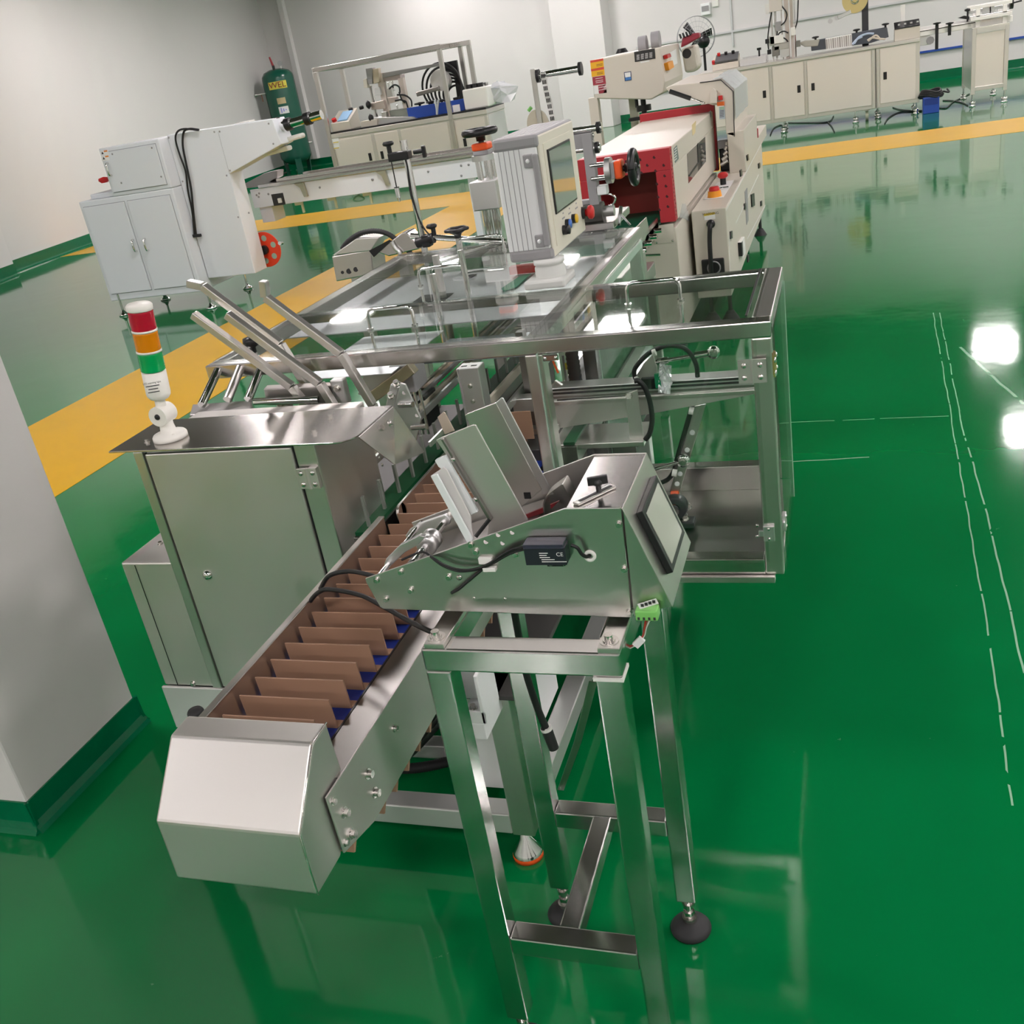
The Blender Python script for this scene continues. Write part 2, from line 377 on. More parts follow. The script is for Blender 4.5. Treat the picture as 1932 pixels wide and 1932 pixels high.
MB().box(-.751, -.748, .98, 2.05, .655, .676).build('flange_edge', BLACK, cv)
MB().box(-.925, -.715, 1.0, 2.4, .652, .660).build('belt', BLUE, cv)
def mk_div():
    b = MB(); b.box(-.080, .080, -.0015, .0015, 0, .055); b.box(-.080, .088, .0, .015, 0, .0025); return b
for i in range(27):
    y = 1.04+i*.0502
    m_, c_ = shared('divider', mk_div, BROWN); o = place('divider', m_, V(-.845, y, .661)+c_, cv)
    o.rotation_euler = (.06, 0, random.uniform(-.012, .012))
def mk_ret(): return MB().prism([(-.11, 0, 0), (-.11, .016, .004), (-.11, -.002, -.018), (-.11, -.006, -.016)], (.232, 0, 0))
for i in range(18):
    m_, c_ = shared('return_divider', mk_ret, BROWN); place('return_divider', m_, V(-.82, .955+i*.0502, .566 if i < 2 else .548)+c_, cv)
MB().box(-.93, -.71, .95, 2.05, .551, .556).build('return_belt', BLUE, cv)
for (px, py), r in zip(((743, 1374), (693, 1460), (706, 1495), (627, 1512), (648, 1533), (661, 1573), (651, 1590)), (.0045, .006, .006, .004, .006, .006, .004)):
    bolt(cv, PX(px, py, -.697), (1, 0, 0), r)

# ---- control cabinet
cc = thing('control_cabinet', 'stainless steel control cabinet with hinged door beside the paddle conveyor', 'cabinet', (-1.2, 1.72, .345))
YF = 1.6
MB().box(-1.419, -.995, YF+.002, 1.84, .345, .94).build('body', SHEET, cc, .004)
MB().box(-1.390, -1.043, YF-.008, YF+.004, .352, .936).build('door', SHEET, cc, .003)
dr = cc.children[-1]
MB().box(-1.0435, -1.0405, YF-.002, YF+.003, .35, .937).build('door_gap', BLACK, cc)
MB().box(-1.395, -1.391, YF-.002, YF+.003, .35, .937).build('door_gap', BLACK, cc)
MB().box(-1.422, -1.398, YF-.004, YF+.003, .345, .94).build('door_frame', STEEL, cc, .002)
MB().box(-1.0395, -.993, YF-.003, YF+.003, .345, .94).build('door_frame', STEEL, cc, .002)
# hinge, lock
hp = PY(583, 902, YF-.01)
hg = MB().box(hp.x-.022, hp.x-.003, YF-.014, YF-.008, hp.z-.022, hp.z+.022).box(hp.x+.003, hp.x+.022, YF-.014, YF-.003, hp.z-.022, hp.z+.022).cyl((hp.x, YF-.012, hp.z-.022), (hp.x, YF-.012, hp.z+.022), .0045, n=10).build('hinge', SHEET, dr, .001)
for sx in (-1, 1):
    for sz in (-1, 1): screw(cc, (hp.x+sx*.013, YF-.014, hp.z+sz*.012), (0, -1, 0), .0055)
lp_ = PY(391, 1086, YF-.01)
MB().lathe([(.0, .008), (.007, .008), (.008, .006), (.011, .005), (.012, 0)], lp_+V(0, .003, 0), (0, -1, 0), 20).build('lock', CHROME, dr)
# low side box, base plinth
MB().box(-1.559, -1.421, YF, 1.76, .345, .676).build('side_box', SHEET, cc, .004)
MB().box(-1.523, -1.5215, YF-.001, YF, .345, .67).build('panel_seam', BLACK, cc)
bolt(cc, PY(365, 1289, YF), (0, -1, 0), .0045); bolt(cc, PZ(303, 1027, .676), (0, 0, 1), .0045)
# roof plate
rp = [(-1.469, 1.582, .946), (-.935, 1.572, .946), (-.918, 1.576, .946), (-.905, 1.588, .946), (-.897, 1.61, .946), (-.895, 1.77, .946), (-1.471, 1.765, .946)]
roof = MB().prism(rp, (0, 0, .004)).build('roof_plate', STEELX, cc, .001)
MB().prism([(-.897, 1.60, .948), (-.895, 1.77, .948), (-.862, 1.80, .83), (-.862, 1.655, .865)], (.003, 0, 0)).build('roof_flange', STEELX, cc, .001)
for a in ((1265, 1020), (1365, 930), (250, 1075)): bolt(roof, qZ('c5', *a, .95), (0, 0, 1), .0045)
for a in ((1470, 663), (1585, 855)):
    p = qX('e7', *a, -.876); bolt(cc, p, (.95, 0, .3), .005)
for a in ((1395, 905), (1415, 955)): screw(cc, qX('e7', *a, -.993), (1, 0, 0), .004)

# ---- signal tower on the roof plate
tw = thing('signal_tower', 'red, amber and green stack light on the cabinet roof', 'signal light', (-1.353, 1.642, .951))
tb = V(-1.353, 1.642, .951)
WT = mat('tower_white', (.80, .78, .72), .35)
MB().lathe([(0, .0), (.036, .0), (.036, .008), (.033, .012), (.017, .014), (.0145, .03), (.0145, .045), (0, .047)], tb, (0, 0, 1), 28).build('base', WT, tw)
for a in range(3): screw(tw, tb+V(.026*math.cos(a*2.1-.6), .026*math.sin(a*2.1-.6), .011), (0, 0, 1), .005, WT)
jc = tb+V(.0, 0, .054)
jo = MB().cyl(jc+V(0, -.02, 0), jc+V(0, .02, 0), .021, n=24).cyl(jc, jc+V(.003, 0, .035), .011, n=16).build('swivel_joint', WT, tw)
screw(jo, jc+V(0, -.02, 0), (0, -1, 0), .0065, BLACK)
top = V(-1.327, 1.642, 1.236); bot = V(-1.349, 1.642, 1.040); ax = (top-bot); LT = ax.length; ax.normalize()
RT = .0245
MB().lathe([(0, .0), (.019, 0), (.0235, .006), (RT, .012), (RT, .058), (0, .058)], bot, ax, 28).build('lower_body', WT, tw)
LRED = mat('red_lens', (.55, .004, .03), .12, trans=.25); LAMB = mat('amber_lens', (.85, .28, .0), .12, trans=.25); LGRN = mat('green_lens', (.0, .42, .10), .12, trans=.25)
h0 = .060
for nm, mm in (('green_lens', LGRN), ('amber_lens', LAMB), ('red_lens', LRED)):
    pr = [(RT-.001, h0)]
    for k in range(10):
        hh = h0+.0015+k*.0037; pr += [(RT+.0004, hh), (RT-.0003, hh+.0018)]
    pr += [(RT-.001, h0+.0385)]
    MB().lathe(pr, bot, ax, 28).build(nm, mm, tw)
    MB().lathe([(0, h0+.0385), (RT+.0008, h0+.0385), (RT+.0008, h0+.0425), (0, h0+.0425)], bot, ax, 28).build('ring', WT, tw)
    h0 += .0425
MB().lathe([(RT+.0012, h0-.001), (RT+.0014, h0+.006), (RT-.002, h0+.0095), (0, h0+.011)], bot, ax, 28).build('cap', WT, tw)
# small printed label on the lower body
lb = bot+ax*.03
fwd = V(.35, -1, 0).normalized(); sid = V(0, 0, 1).cross(fwd) * -1
for k, (ln_, tx) in enumerate(((.026, 'LED warning light'), (.028, ''), (.02, ''), (.024, ''))):
    if k == 0: text(tw, tx, lb+fwd*(RT+.0008)+ax*(.010-k*.0065), V(1, .35, 0), ax, .0052, INK, 'print')
    else: c0_ = lb+fwd*(RT+.0006)+ax*(.010-k*.0065); dv = V(1, .35, 0).normalized()*ln_*.5; MB().beam(c0_-dv, c0_+dv, .0006, .0016, ax).build('print_line', INK, tw)

# ---- carton magazine: four bent guide arms over tilted rods
mg = thing('carton_magazine', 'four bent steel guide arms of the carton magazine over tilted rods', 'guide arms', (-1.2, 1.9, .9))
for pts, yv in ((((500, 110), (590, 130), (1060, 480), (1280, 830), (1300, 900)), 1.955), (((735, 300), (1300, 720), (1390, 865), (1410, 910)), 1.90), (((530, 300), (1130, 740), (1230, 870), (1255, 915)), 1.90), (((958, 95), (970, 195), (1430, 540), (1620, 850), (1650, 920)), 1.955)):
    MB().strip([qY('c5', *a, yv) for a in pts], (0, .020, 0), .017).build('guide_arm', STEEL, mg, .002)
for (a, b_), r in ((((680, 640), (590, 830)), .010), (((815, 625), (745, 800)), .011), (((935, 640), (870, 800)), .010)):
    p0 = qY('c5', *a, 2.0); p1 = qX('c5', *b_, p0.x)
    MB().cyl(p0, p1+(p1-p0)*.1, r, n=18).build('tilted_rod', CHROME if r < .0105 else STEEL, mg)
bl = [qZ('c5', *a, .925) for a in ((525, 845), (885, 820), (880, 885), (505, 910))]
MB().prism([bl[0], bl[1], bl[2], bl[3]], (0, 0, -.03)).build('cross_block', mat('grey_aluminium', (.34, .33, .32), .42, 1), mg, .003)
p0, p1 = qY('c5', 900, 830, 1.86), qY('c5', 1290, 815, 1.88)
MB().cyl(p0, p1, .008, n=12).build('cross_shaft', CHROME, mg)
MB().beam(p0+V(.01, .04, .0), p1+V(.02, .06, -.005), .03, .04).build('cross_bar', DSTEEL, mg, .002)
for a in ((1080, 830), (1420, 740), (1290, 800)):
    c_ = qY('c5', *a, 1.93); MB().box(c_.x-.016, c_.x+.016, c_.y-.012, c_.y+.012, c_.z-.04, c_.z+.02).build('clamp_block', ALU, mg, .003); bolt(mg, c_+V(0, -.012, 0), (0, -1, 0), .006)
kb = qY('c5', 890, 500, 2.03)
MB().lathe([(.008, -.03), (.008, 0), (.016, .004), (.02, .014), (.018, .024), (0, .028)], kb, (0, 0, 1), 20).build('knob', BLACK, mg)
MB().cyl(kb+V(.006, 0, -.07), kb, .007, n=12).build('knob_stem', STEEL, mg)

SHADEM = mat('dark_interior_shade', (.05, .048, .045), .4)  # near-black tone puts the shade of the machine interior into the colour
# ---- cartoning machine: base frame, guard frame, lids, doors
cm = thing('cartoning_machine', 'stainless cartoning machine with clear guards over its pusher and track', 'machine', (-1.0, 2.4, 0))
FW = mat('pale_painted_frame', (.68, .68, .66), .28, metal=.6)
MB().box(-1.40, -.70, 1.5, 1.55, .07, .122).build('base_beam', FW, cm, .003)
MB().box(-1.45, -.70, 3.1, 3.15, .07, .122).build('base_beam', FW, cm, .003)
MB().box(-.70, -.65, 1.55, 3.1, .07, .122).build('base_beam', FW, cm, .003)
MB().box(-1.50, -1.45, 1.67, 3.1, .07, .122).build('base_beam', FW, cm, .003)
MB().box(-1.45, -.70, 1.72, 1.76, .07, .11).build('base_beam', FW, cm, .003)
for x, y in ((-.70, 1.5), (-1.50, 1.62), (-.70, 3.1), (-1.50, 3.1)):
    if y < 2 and x > -1: MB().box(x, x+.05, y-.001, y+.05, .068, .425).build('leg', STEEL, cm, .003)
    else: MB().box(x, x+.05, y, y+.05, .07, .425).build('leg', FW, cm, .003)
    f = MB().lathe([(.005, .075), (.008, .07), (.012, .05), (.031, .02), (.033, .012)], (x+.02, y+.015, 0), (0, 0, 1), 24).build('levelling_foot', CHROME, cm)
    MB().lathe([(.033, .012), (.034, .008), (.033, 0), (0, 0)], (x+.02, y+.015, 0), (0, 0, 1), 24).build('foot_ring', ORANGE, f)
MB().box(-.80, -.615, 1.49, 1.86, .425, .437).box(-1.50, -.615, 1.86, 3.25, .425, .437).build('base_plate', SHADEM, cm, .002)
MB().box(-1.565, -1.0, 1.592, 1.60, .225, .345).build('plinth_plate', FW, cm, .002)
MB().box(-1.56, -1.0, 1.605, 3.1, .325, .340).build('lower_shelf', SHADEM, cm, .002)
MB().box(-1.08, -.945, 1.87, 3.1, .437, .652).build('track_shade_box', SHADEM, cm, .003)  # dark box added under the track to stand in for interior shade
MB().box(-.79, -.665, 2.14, 3.1, .437, .69).build('inner_shade_box', SHADEM, cm, .003)  # another added dark box, fills the shaded space right of the column
wp = [PY(*a, 1.62) for a in ((888, 1318), (950, 1318), (1000, 1540), (925, 1540))]
MB().box(wp[0].x-.03, -.705, 1.575, 1.95, .125, .40).build('white_panel', WHITEM, cm, .003)
MB().box(wp[0].x-.03, -.705, 1.571, 1.575, .35, .40).build('panel_rim', STEEL, cm, .001)
kp = PY(372, 1352, 1.35); 
MB().lathe([(0, -.06), (.017, -.06), (.017, .012), (.014, .017), (0, .018)], kp, (0, 0, 1), 18).build('rubber_stop', RUBBER, cm)
MB().box(kp.x-.02, -.938, kp.y-.02, kp.y+.02, kp.z-.072, kp.z-.06).build('stop_bracket', STEEL, cm, .002)
# white conveyor support bracket
MB().box(-.735, -.66, 1.40, 1.405, .437, .465).box(-.668, -.660, 1.40, 1.48, .437, .545).box(-.735, -.728, 1.40, 1.48, .437, .545).box(-.735, -.66, 1.476, 1.482, .437, .545).build('support_bracket', WHITEM, cm, .002)
MB().box(-.72, -.665, 1.40, 1.60, .40, .437).build('bracket_beam', WHITEM, cm, .002)
bolt(cm, (-.70, 1.44, .441), (0, 0, 1), .006)
# hose and cables inside the frame
MB().tube([PY(740+i*2.2, 1450-i*.25+4*math.sin(i*.07), 1.62+.002*i) for i in range(50)], [.0115+.0016*(i % 2) for i in range(50)], 10).build('corrugated_hose', RUBBER, cm)
for k in range(3):
    MB().tube(smooth([PY(770+15*k, 1430-22*k, 1.7), PY(800+8*k, 1400-20*k, 1.66), PY(835, 1360-12*k, 1.62)], 6), .006, 8).build('cable', CABLE, cm)
for a, b_ in (((690, 1432), (860, 1425)), ((690, 1478), (860, 1468))):
    MB().beam(PY(*a, 1.85), PY(*b_, 1.85), .03, .02).build('white_bar', WHITEM, cm, .002)

GX0, GX1, GXD = -1.485, -.150, -.672
GY0, GY1, GY2, GY3, GW = 2.0, 2.45, 2.845, 3.25, 2.475
ZT, ZB = 1.0, .966
T4 = .04
def bar(x0, x1, y0, y1, z0, z1, nm='guard_rail', m=STEELX): return MB().box(x0, x1, y0, y1, z0, z1).build(nm, m, cm, .003)
bar(GX0, GX1, GY0, GY0+T4, ZB, ZT)
bar(GX0, GX0+T4, GY0+T4, GY3, ZB, ZT, m=STEEL)
bar(GX0, GXD, GY1-.015, GY1+.015, ZB+.01, ZT, m=STEELX)
bar(GX0, GXD, GY3-T4, GY3, ZB, ZT)
bar(GXD, GXD+T4, GY0+T4, GY3, ZB, ZT, m=STEEL)
bar(GX1-T4, GX1, GY0+T4, GW, ZB, ZT, m=STEEL)
bar(GXD+T4, GX1-T4, GW-T4, GW, ZB, ZT)
bar(GXD, GXD+T4, GY0, GY0+T4, .46, ZB, 'guard_post', STEEL)
bar(GX1-T4, GX1, GY0, GY0+T4, .42, ZB, 'guard_post', STEEL)
bar(GX1-T4, GX1, GW-T4, GW, .46, ZB, 'guard_post', STEEL)
bar(GXD, GXD+T4, GY3-T4, GY3, .437, ZB, 'guard_post', STEEL)
bar(GX0, GX0+T4, GY3-T4, GY3, .437, ZB, 'guard_post', STEEL)
bar(GXD, GX1-T4, GY0, GY0+T4, .42, .46)
bar(GX1-T4, GX1, GY0+T4, GW-T4, .42, .46, m=STEEL)
bar(GXD+T4, GX1-T4, GW-T4, GW, .42, .50)
MB().box(GXD, GX1-T4, GY0+T4, GW-T4, .425, .432).build('tray', DSTEEL, cm, .001)
MB().box(GXD, GX1-.02, GY0-.012, GY0+.01, .405, .42).build('tray_lip', STEEL, cm, .001)
MB().box(GXD-.1, GXD+.03, GY0+.05, GW-.05, .405, .424).build('tray_mount', DSTEEL, cm, .002)
# lids with wire handles
def lid(x0, x1, y0, y1, z, feet):
    o = MB().box(x0, x1, y0, y1, z, z+.005).build('guard_lid', ACRYL, cm)
    f0, f1 = [PZ(*q(*p), z+.006) for p in feet]; f1 = V(f1.x, f0.y, f0.z); u = V(0, 0, .05); e = V(.014, 0, 0); f = V(0, 0, .014)
    MB().tube([f0-V(0, 0, .002), f0+u-f, f0+u-f*.3+e*.3, f0+u+e, f1+u-e, f1+u-f*.3-e*.3, f1+u-f, f1-V(0, 0, .002)], .0042, 10).build('handle', CHROME, o)
    g0, g1 = f0-V(0, 0, .011), f1-V(0, 0, .011)
    MB().tube([g0+V(0, 0, .002), g0-u+f, g0-u+f*.3+e*.3, g0-u+e, g1-u-e, g1-u+f*.3-e*.3, g1-u+f, g1+V(0, 0, .002)], .0042, 10).build('inner_handle', CHROME, o)
    for p in (f0, f1): MB().cyl(p-V(0, 0, .001), p+V(0, 0, .004), .008, n=14).build('handle_foot', CHROME, o)
    return o
lid(GX0+.01, GXD+.02, GY0+.02, GY1+.002, ZT, (('e5', 500, 795), ('e5', 803, 765)))
lid(GX0+.01, GXD+.02, GY1+.006, GY2-.002, ZT, (('e5', 838, 505), ('e5', 1122, 490)))
lid(GX0+.01, GXD+.02, GY2+.002, GY3-.01, ZT, (('e5', 1110, 290), ('e5', 1370, 280)))
lid(GXD+.02, GX1-.03, GY0+.02, GW-.02, ZT, (('c7', 597, 245), ('c7', 922, 205)))
MB().box(GX1-.052, GX1-.047, GY0+.03, GW-.03, ZT+.005, ZT+.007).build('lid_gasket', BLACK, cm)
# door at the front of the pusher box, side door, rear pane
gd = MB().box(GXD+.03, GX1-.03, GY0-.006, GY0-.001, .455, .97).build('guard_door', ACRYL, cm)
MB().box(GXD+.0285, GXD+.031, GY0-.007, GY0, .455, .97).build('pane_edge', ACRYLE, gd)
sd = MB().box(GX1+.001, GX1+.006, GY0+.005, 2.39, .43, .985).build('guard_door', ACRYL, cm)
MB().box(GX1, GX1+.007, 2.388, 2.391, .43, .985).build('pane_edge', ACRYLE, sd)
MB().box(GXD+.03, GX1-.03, GW+.001, GW+.006, .47, .97).build('guard_pane', ACRYL, cm)
MB().box(GXD+.041, GXD+.046, GW, GY3-.04, .45, .965).build('guard_pane', ACRYL, cm)
MB().box(GXD+.04, GXD+.048, GW+.03, GY3-.04, .945, .966).build('pane_edge', ACRYLE, cm)
def hinge(par, c, ux, n, w=.028, h=.025, m=SHEET):
    c, ux, n = V(c), V(ux), V(n); b = MB()
    b.beam(c-ux*w, c-ux*.003, .004, 2*h, (0, 0, 1)); b.beam(c+ux*.003, c+ux*w, .004, 2*h, (0, 0, 1)); b.cyl(c-V(0, 0, h), c+V(0, 0, h), .004, n=8)
    o = b.build('hinge', m, par)
    for a in (-1, 1):
        for d in (-1, 1): screw(par, c+ux*a*.016+V(0, 0, d*.013)+n*.002, n, .006)
    return o
hinge(cm, qY('c7', 1350, 645, GY0-.011), (1, 0, 0), (0, -1, 0))
BRASS = mat('brass', (.72, .52, .22), .3, 1)
hinge(cm, qX('c7', 1485, 600, GX1+.010), (0, 1, 0), (1, 0, 0), .016, .022, BRASS)
def latch(c, ux, n):
    c = V(c); MB().beam(c-V(ux)*.012, c+V(ux)*.012, .008, .036, (0, 0, 1)).beam(c-V(ux)*.022, c-V(ux)*.010, .005, .014, (0, 0, 1)).build('latch', ALU, cm, .001)
    for d in (-1, 1): screw(cm, c+V(n)*.004+V(0, 0, .012*d), n, .004)
latch(qY('c7', 1452, 1630, GY0-.004), (1, 0, 0), (0, -1, 0))
for d in (-1, 1): screw(cm, qY('c7', 1380, 1615+32*d, GY0-.006), (0, -1, 0), .004)
latch(qX('c7', 1545, 1555, GX1+.008), (0, 1, 0), (1, 0, 0))
c_ = qY('c7', 125, 563, GY0-.008)
MB().box(c_.x-.018, c_.x+.018, c_.y-.003, c_.y+.003, c_.z-.007, c_.z+.007).build('door_catch', CHROME, cm, .002)
for d in (-1, 1): screw(cm, c_+V(d*.012, -.003, 0), (0, -1, 0), .004)

# ---- feeder stand
FX0, FX1, FY0, FY1, FZ = -.576, -.293, 1.060, 1.387, .832
tt = .037
st = thing('feeder_stand', 'polished square tube stand with rubber feet carrying the feeder', 'stand', (-.44, 1.23, 0))
for x in (FX0, FX1-tt):
    for y in (FY0, FY1-tt):
        MB().box(x, x+tt, y, y+tt, .085, FZ-(tt if y < 1.2 else 0)).build('leg', POLISH, st, .003)
        cx_, cy_ = x+tt/2, y+tt/2
        ft = MB().lathe([(.0, .024), (.014, .024), (.021, .021), (.034, .012), (.039, .005), (.038, 0), (0, 0)], (cx_, cy_, 0), (0, 0, 1), 28).build('rubber_foot', RUBBER, st)
        MB().cyl((cx_, cy_, .033), (cx_, cy_, .09), .007, n=12).cyl((cx_, cy_, .023), (cx_, cy_, .034), .014, n=20).cyl((cx_, cy_, .040), (cx_, cy_, .048), .011, n=6).cyl((cx_, cy_, .060), (cx_, cy_, .068), .012, n=6).build('foot_screw', BOLT, ft)
MB().box(FX0, FX1, FY0, FY0+tt, FZ-tt, FZ).build('top_rail', POLISH, st, .003)
MB().box(FX0+tt, FX1-tt, FY1-tt, FY1, FZ-tt, FZ).build('top_rail', POLISH, st, .003)
for x in (FX0, FX1-tt): MB().box(x+.001, x+tt-.001, FY0+tt, FY1-tt, FZ-tt, FZ).build('side_rail', POLISH, st, .003)
MB().box(FX0+tt, FX1-tt, FY0, FY0+tt, .243, .280).build('lower_rail', POLISH, st, .003)
MB().box(FX0+tt, FX1-tt, FY1-tt, FY1, .243, .280).build('lower_rail', POLISH, st, .003)
MB().box(-.465, -.430, FY0+tt, FY1-tt, .245, .279).build('lower_strut', POLISH, st, .003)
WTAPE = mat('white_tape', (.72, .72, .68), .5)
MB().box(FX1-tt-.003, FX1+.0015, FY0-.0015, FY0+tt, FZ-tt-.006, FZ-tt-.001).build('tape', WTAPE, st)
MB().strip([PY(1119, 1286, FY0+tt+.01), PY(1090, 1400, 1.22), PY(1058, 1490, FY1-tt-.01)], (.012, 0, 0), .002).build('flat_strap', STEEL, st)
for x in (-.570, -.322):
    MB().box(x, x+.030, FY0+.001, 1.34, FZ, FZ+.008).build('mounting_bar', STEEL, st, .001)
    o = MB().cyl((x+.013, FY0+.018, FZ+.008), (x+.013, FY0+.018, FZ+.010), .013, n=20).build('washer', BOLT, st); bolt(st, (x+.013, FY0+.018, FZ+.010), (0, 0, 1), .006)

# ---- friction feeder
YP, YQ = 1.1245, 1.308
FSHEET = mat('mirror_sheet_steel', (.56, .55, .52), .29, 1, bscale=6, cvar=.03)
fd = thing('friction_feeder', 'stainless friction feeder with slanted touchscreen and leaning magazine plates', 'feeder', (-.45, 1.24, FZ+.008))
prof = [(-0.6723, 0.9081), (-0.6694, 0.8993), (-0.6596, 0.8590), (-0.2841, 0.8501), (-0.2457, 0.8609), (-0.2290, 0.8659), (-0.2801, 1.0123), (-0.3568, 1.0133)]
FZ0 = .8405
MB().prism([(x, YP, max(z, FZ0+.001)) for x, z in [(-0.6723, 0.9081), (-0.6723, 0.9012), (-0.6596, 0.8600), (-0.6556, 0.8570), (-0.2860, 0.8482), (-0.2821, 1.0123), (-0.3568, 1.0133)]], (0, .003, 0)).build('front_plate', FSHEET, fd, .0008)
MB().prism([(x, YP+.002, z) for x, z in [(-0.2836, 0.8492), (-0.2457, 0.8609), (-0.2290, 0.8659), (-0.2801, 1.0123)]], (0, .002, 0)).build('end_cheek', FSHEET, fd, .0008)
MB().prism([(x, YQ-.003, z) for x, z in prof], (0, .003, 0)).build('back_plate', SHEET, fd, .0008)
T_, B_ = V(-0.2801, 0, 1.0123), V(-0.2290, 0, 0.8659); sl = B_-T_; nrm = V(-sl.z, 0, sl.x).normalized(); nrm = nrm if nrm.x > 0 else -nrm
def onp(s_, t_, d_=0): p = T_+sl*s_+nrm*d_; return V(p.x, YP+(YQ-YP)*t_, p.z)
MB().prism([onp(0, 0), onp(0, 1), onp(1, 1), onp(1, 0)], -nrm*.002).build('display_panel', STEEL, fd, .0008)
MB().prism([onp(.17, .19), onp(.17, .83), onp(.80, .83), onp(.80, .19)], nrm*.009).build('screen_frame', BLACK, fd, .001)
SCR = mat('screen_glass', (.58, .55, .50), .10, metal=.25, coat=1.)  # pale base colour stands in for a bright reflection on the glass
MB().prism([onp(.225, .245, .009), onp(.225, .775, .009), onp(.745, .775, .009), onp(.745, .245, .009)], nrm*.0006).build('screen', SCR, fd)
MB().box(-0.3568, -0.2811, YP+.003, YQ-.003, 1.0084, 1.0113).build('top_cover', STEELX, fd, .001)
MB().box(-0.6488, -0.2556, YP+.004, YQ-.004, 0.8580, 0.8619).build('bottom_plate', DSTEEL, fd, .001)
MB().prism([(-0.6488, YP+.01, 0.8836), (-0.4325, YP+.01, 0.9504), (-0.4325, YP+.01, 0.9465), (-0.6488, YP+.01, 0.8796)], (0, YQ-YP-.02, 0)).build('feed_bed', DSTEEL, fd, .001)
# bolts on the front plate
for a in ((95, 888), (232, 840), (148, 995), (288, 945), (505, 870), (660, 725), (632, 685), (885, 740), (1473, 570), (1503, 825), (1530, 1068)):
    bolt(fd, qY('c8', *a, YP), (0, -1, 0), .0034)
for a in ((563, 873), (648, 990), (825, 995)): screw(fd, qY('c8', *a, YP), (0, -1, 0), .0045 if a[0] == 563 else .0025)
for a in ((715, 670), (785, 630), (865, 617), (810, 677)):
    MB().cyl(qY('c8', *a, YP-.0004), qY('c8', *a, YP+.001), .0033, n=12).build('hole', DSTEEL, fd)
# sensor amplifier with cables
a0, a1 = qY('c8', 958, 700, YP), qY('c8', 1198, 760, YP)
amp = MB().box(a0.x, a1.x, YP-.022, YP, a1.z, a1.z+.026).build('sensor_amplifier', mat('navy_plastic', (.015, .017, .025), .35), fd, .001)
MB().box(a0.x+.001, a1.x-.001, YP-.024, YP-.002, a1.z+.026, a1.z+.032).build('clear_lid', mat('smoke_lid', (.05, .05, .08), .1, alpha=.8), amp)
MB().box(a0.x+.026, a1.x-.008, YP-.012, YP, a1.z-.007, a1.z).build('mount', BLACK, amp)
for d in (.031, .05): screw(fd, (a0.x+d, YP-.012, a1.z-.004), (0, -1, 0), .0025)
text(amp, 'CE', (a0.x+.049, YP-.0224, a1.z+.0165), (1, 0, 0), (0, 0, 1), .008, LABEL)
for k in range(5):
    xx = a0.x+.021+(.002 if k > 2 else 0); zz_ = a1.z+.0185-k*.0032
    MB().box(xx, xx+(.012, .010, .014, .018, .034)[k], YP-.0224, YP-.0219, zz_-.0005, zz_+.0005).build('print_line', LABEL, amp)
def cab(parent, pts, r, m=CABLE, name='cable', k=7): return MB().tube(smooth(pts, k), r, 8).build(name, m, parent)
cab(fd, [qY('c8', *a, YP-d) for a, d in (((955, 700), .012), ((850, 728), .008), ((730, 800), .006), ((620, 890), .006), ((560, 940), .006), ((520, 962), .002))], .0022)
cab(fd, [qY('c8', *a, YP-d) for a, d in (((955, 708), .012), ((850, 740), .008), ((730, 806), .006), ((650, 832), .008), ((560, 838), .009), ((480, 812), .009), ((430, 780), .008), ((400, 755), .002))], .0018)
cab(fd, [qY('c8', *a, YP-d) for a, d in (((955, 694), .012), ((850, 720), .010), ((730, 795), .009), ((650, 825), .012), ((560, 828), .013), ((480, 803), .012), ((430, 772), .010), ((400, 752), .002))], .0016)
cab(fd, [qY('c8', *a, YP-d) for a, d in (((1200, 690), .012), ((1235, 705), .012), ((1260, 740), .010), ((1285, 755), .006), ((1308, 750), 0))], .0026)
g = qY('c8', 1308, 750, YP); MB().lathe([(.004, .001), (.0045, .003), (.008, .003), (.0085, 0)], g, (0, -1, 0), 20).build('grommet', WHITEP, fd)
g = qY('c8', 722, 775, YP); MB().box(g.x-.011, g.x+.009, YP-.006, YP, g.z-.004, g.z+.006).build('cable_clip', WHITEP, fd, .001)
g = qY('c8', 745, 815, YP); MB().box(g.x-.010, g.x+.009, YP-.009, YP, g.z-.003, g.z+.003).build('cable_clip', WHITEP, fd, .001)
# green terminal, tag and wires
g = qY('c8', 1640, 1075, YP-.012); GRN = mat('green_terminal', (.20, .52, .13), .4)
tm = MB().box(g.x-.016, g.x+.014, YP-.022, YP-.002, g.z-.007, g.z+.008).build('terminal', GRN, fd, .002)
for k in range(4): MB().box(g.x-.013+k*.007, g.x-.010+k*.007, YP-.0226, YP-.021, g.z-.005, g.z-.001).build('terminal_slot', INK, tm)
MB().beam(qY('c8', 1585, 1040, YP-.015), qY('c8', 1690, 1008, YP-.015), .001, .008, (0, 0, 1)).build('paper_tag', LABEL, fd)
for k in range(4): p_ = qY('c8', 1605+22*k, 1033-7*k, YP-.0165); MB().box(p_.x-.002, p_.x+.002, YP-.0168, YP-.0163, p_.z-.0022, p_.z+.0022).build('tag_print', INK, fd)
for k, mm in enumerate((mat('red_wire', (.5, .03, .02), .5), mat('brown_wire', (.25, .1, .05), .5), WHITEP)):
    cab(fd, [qY('c8', 1625+14*k, 1105, YP-.018), qY('c8', 1618+5*k, 1160, YP-.01), qY('c8', 1606+4*k, 1210, YP), qY('c8', 1575, 1245+4*k, YP), qY('c8', 1530, 1268+5*k, YP), qY('c8', 1485, 1290, YP)], .0012, mm, 'wire')
MB().beam(qY('c8', 1565, 1262, YP-.003), qY('c8', 1605, 1222, YP-.003), .010, .005, (0, 1, 0)).build('wire_flag', LABEL, fd)
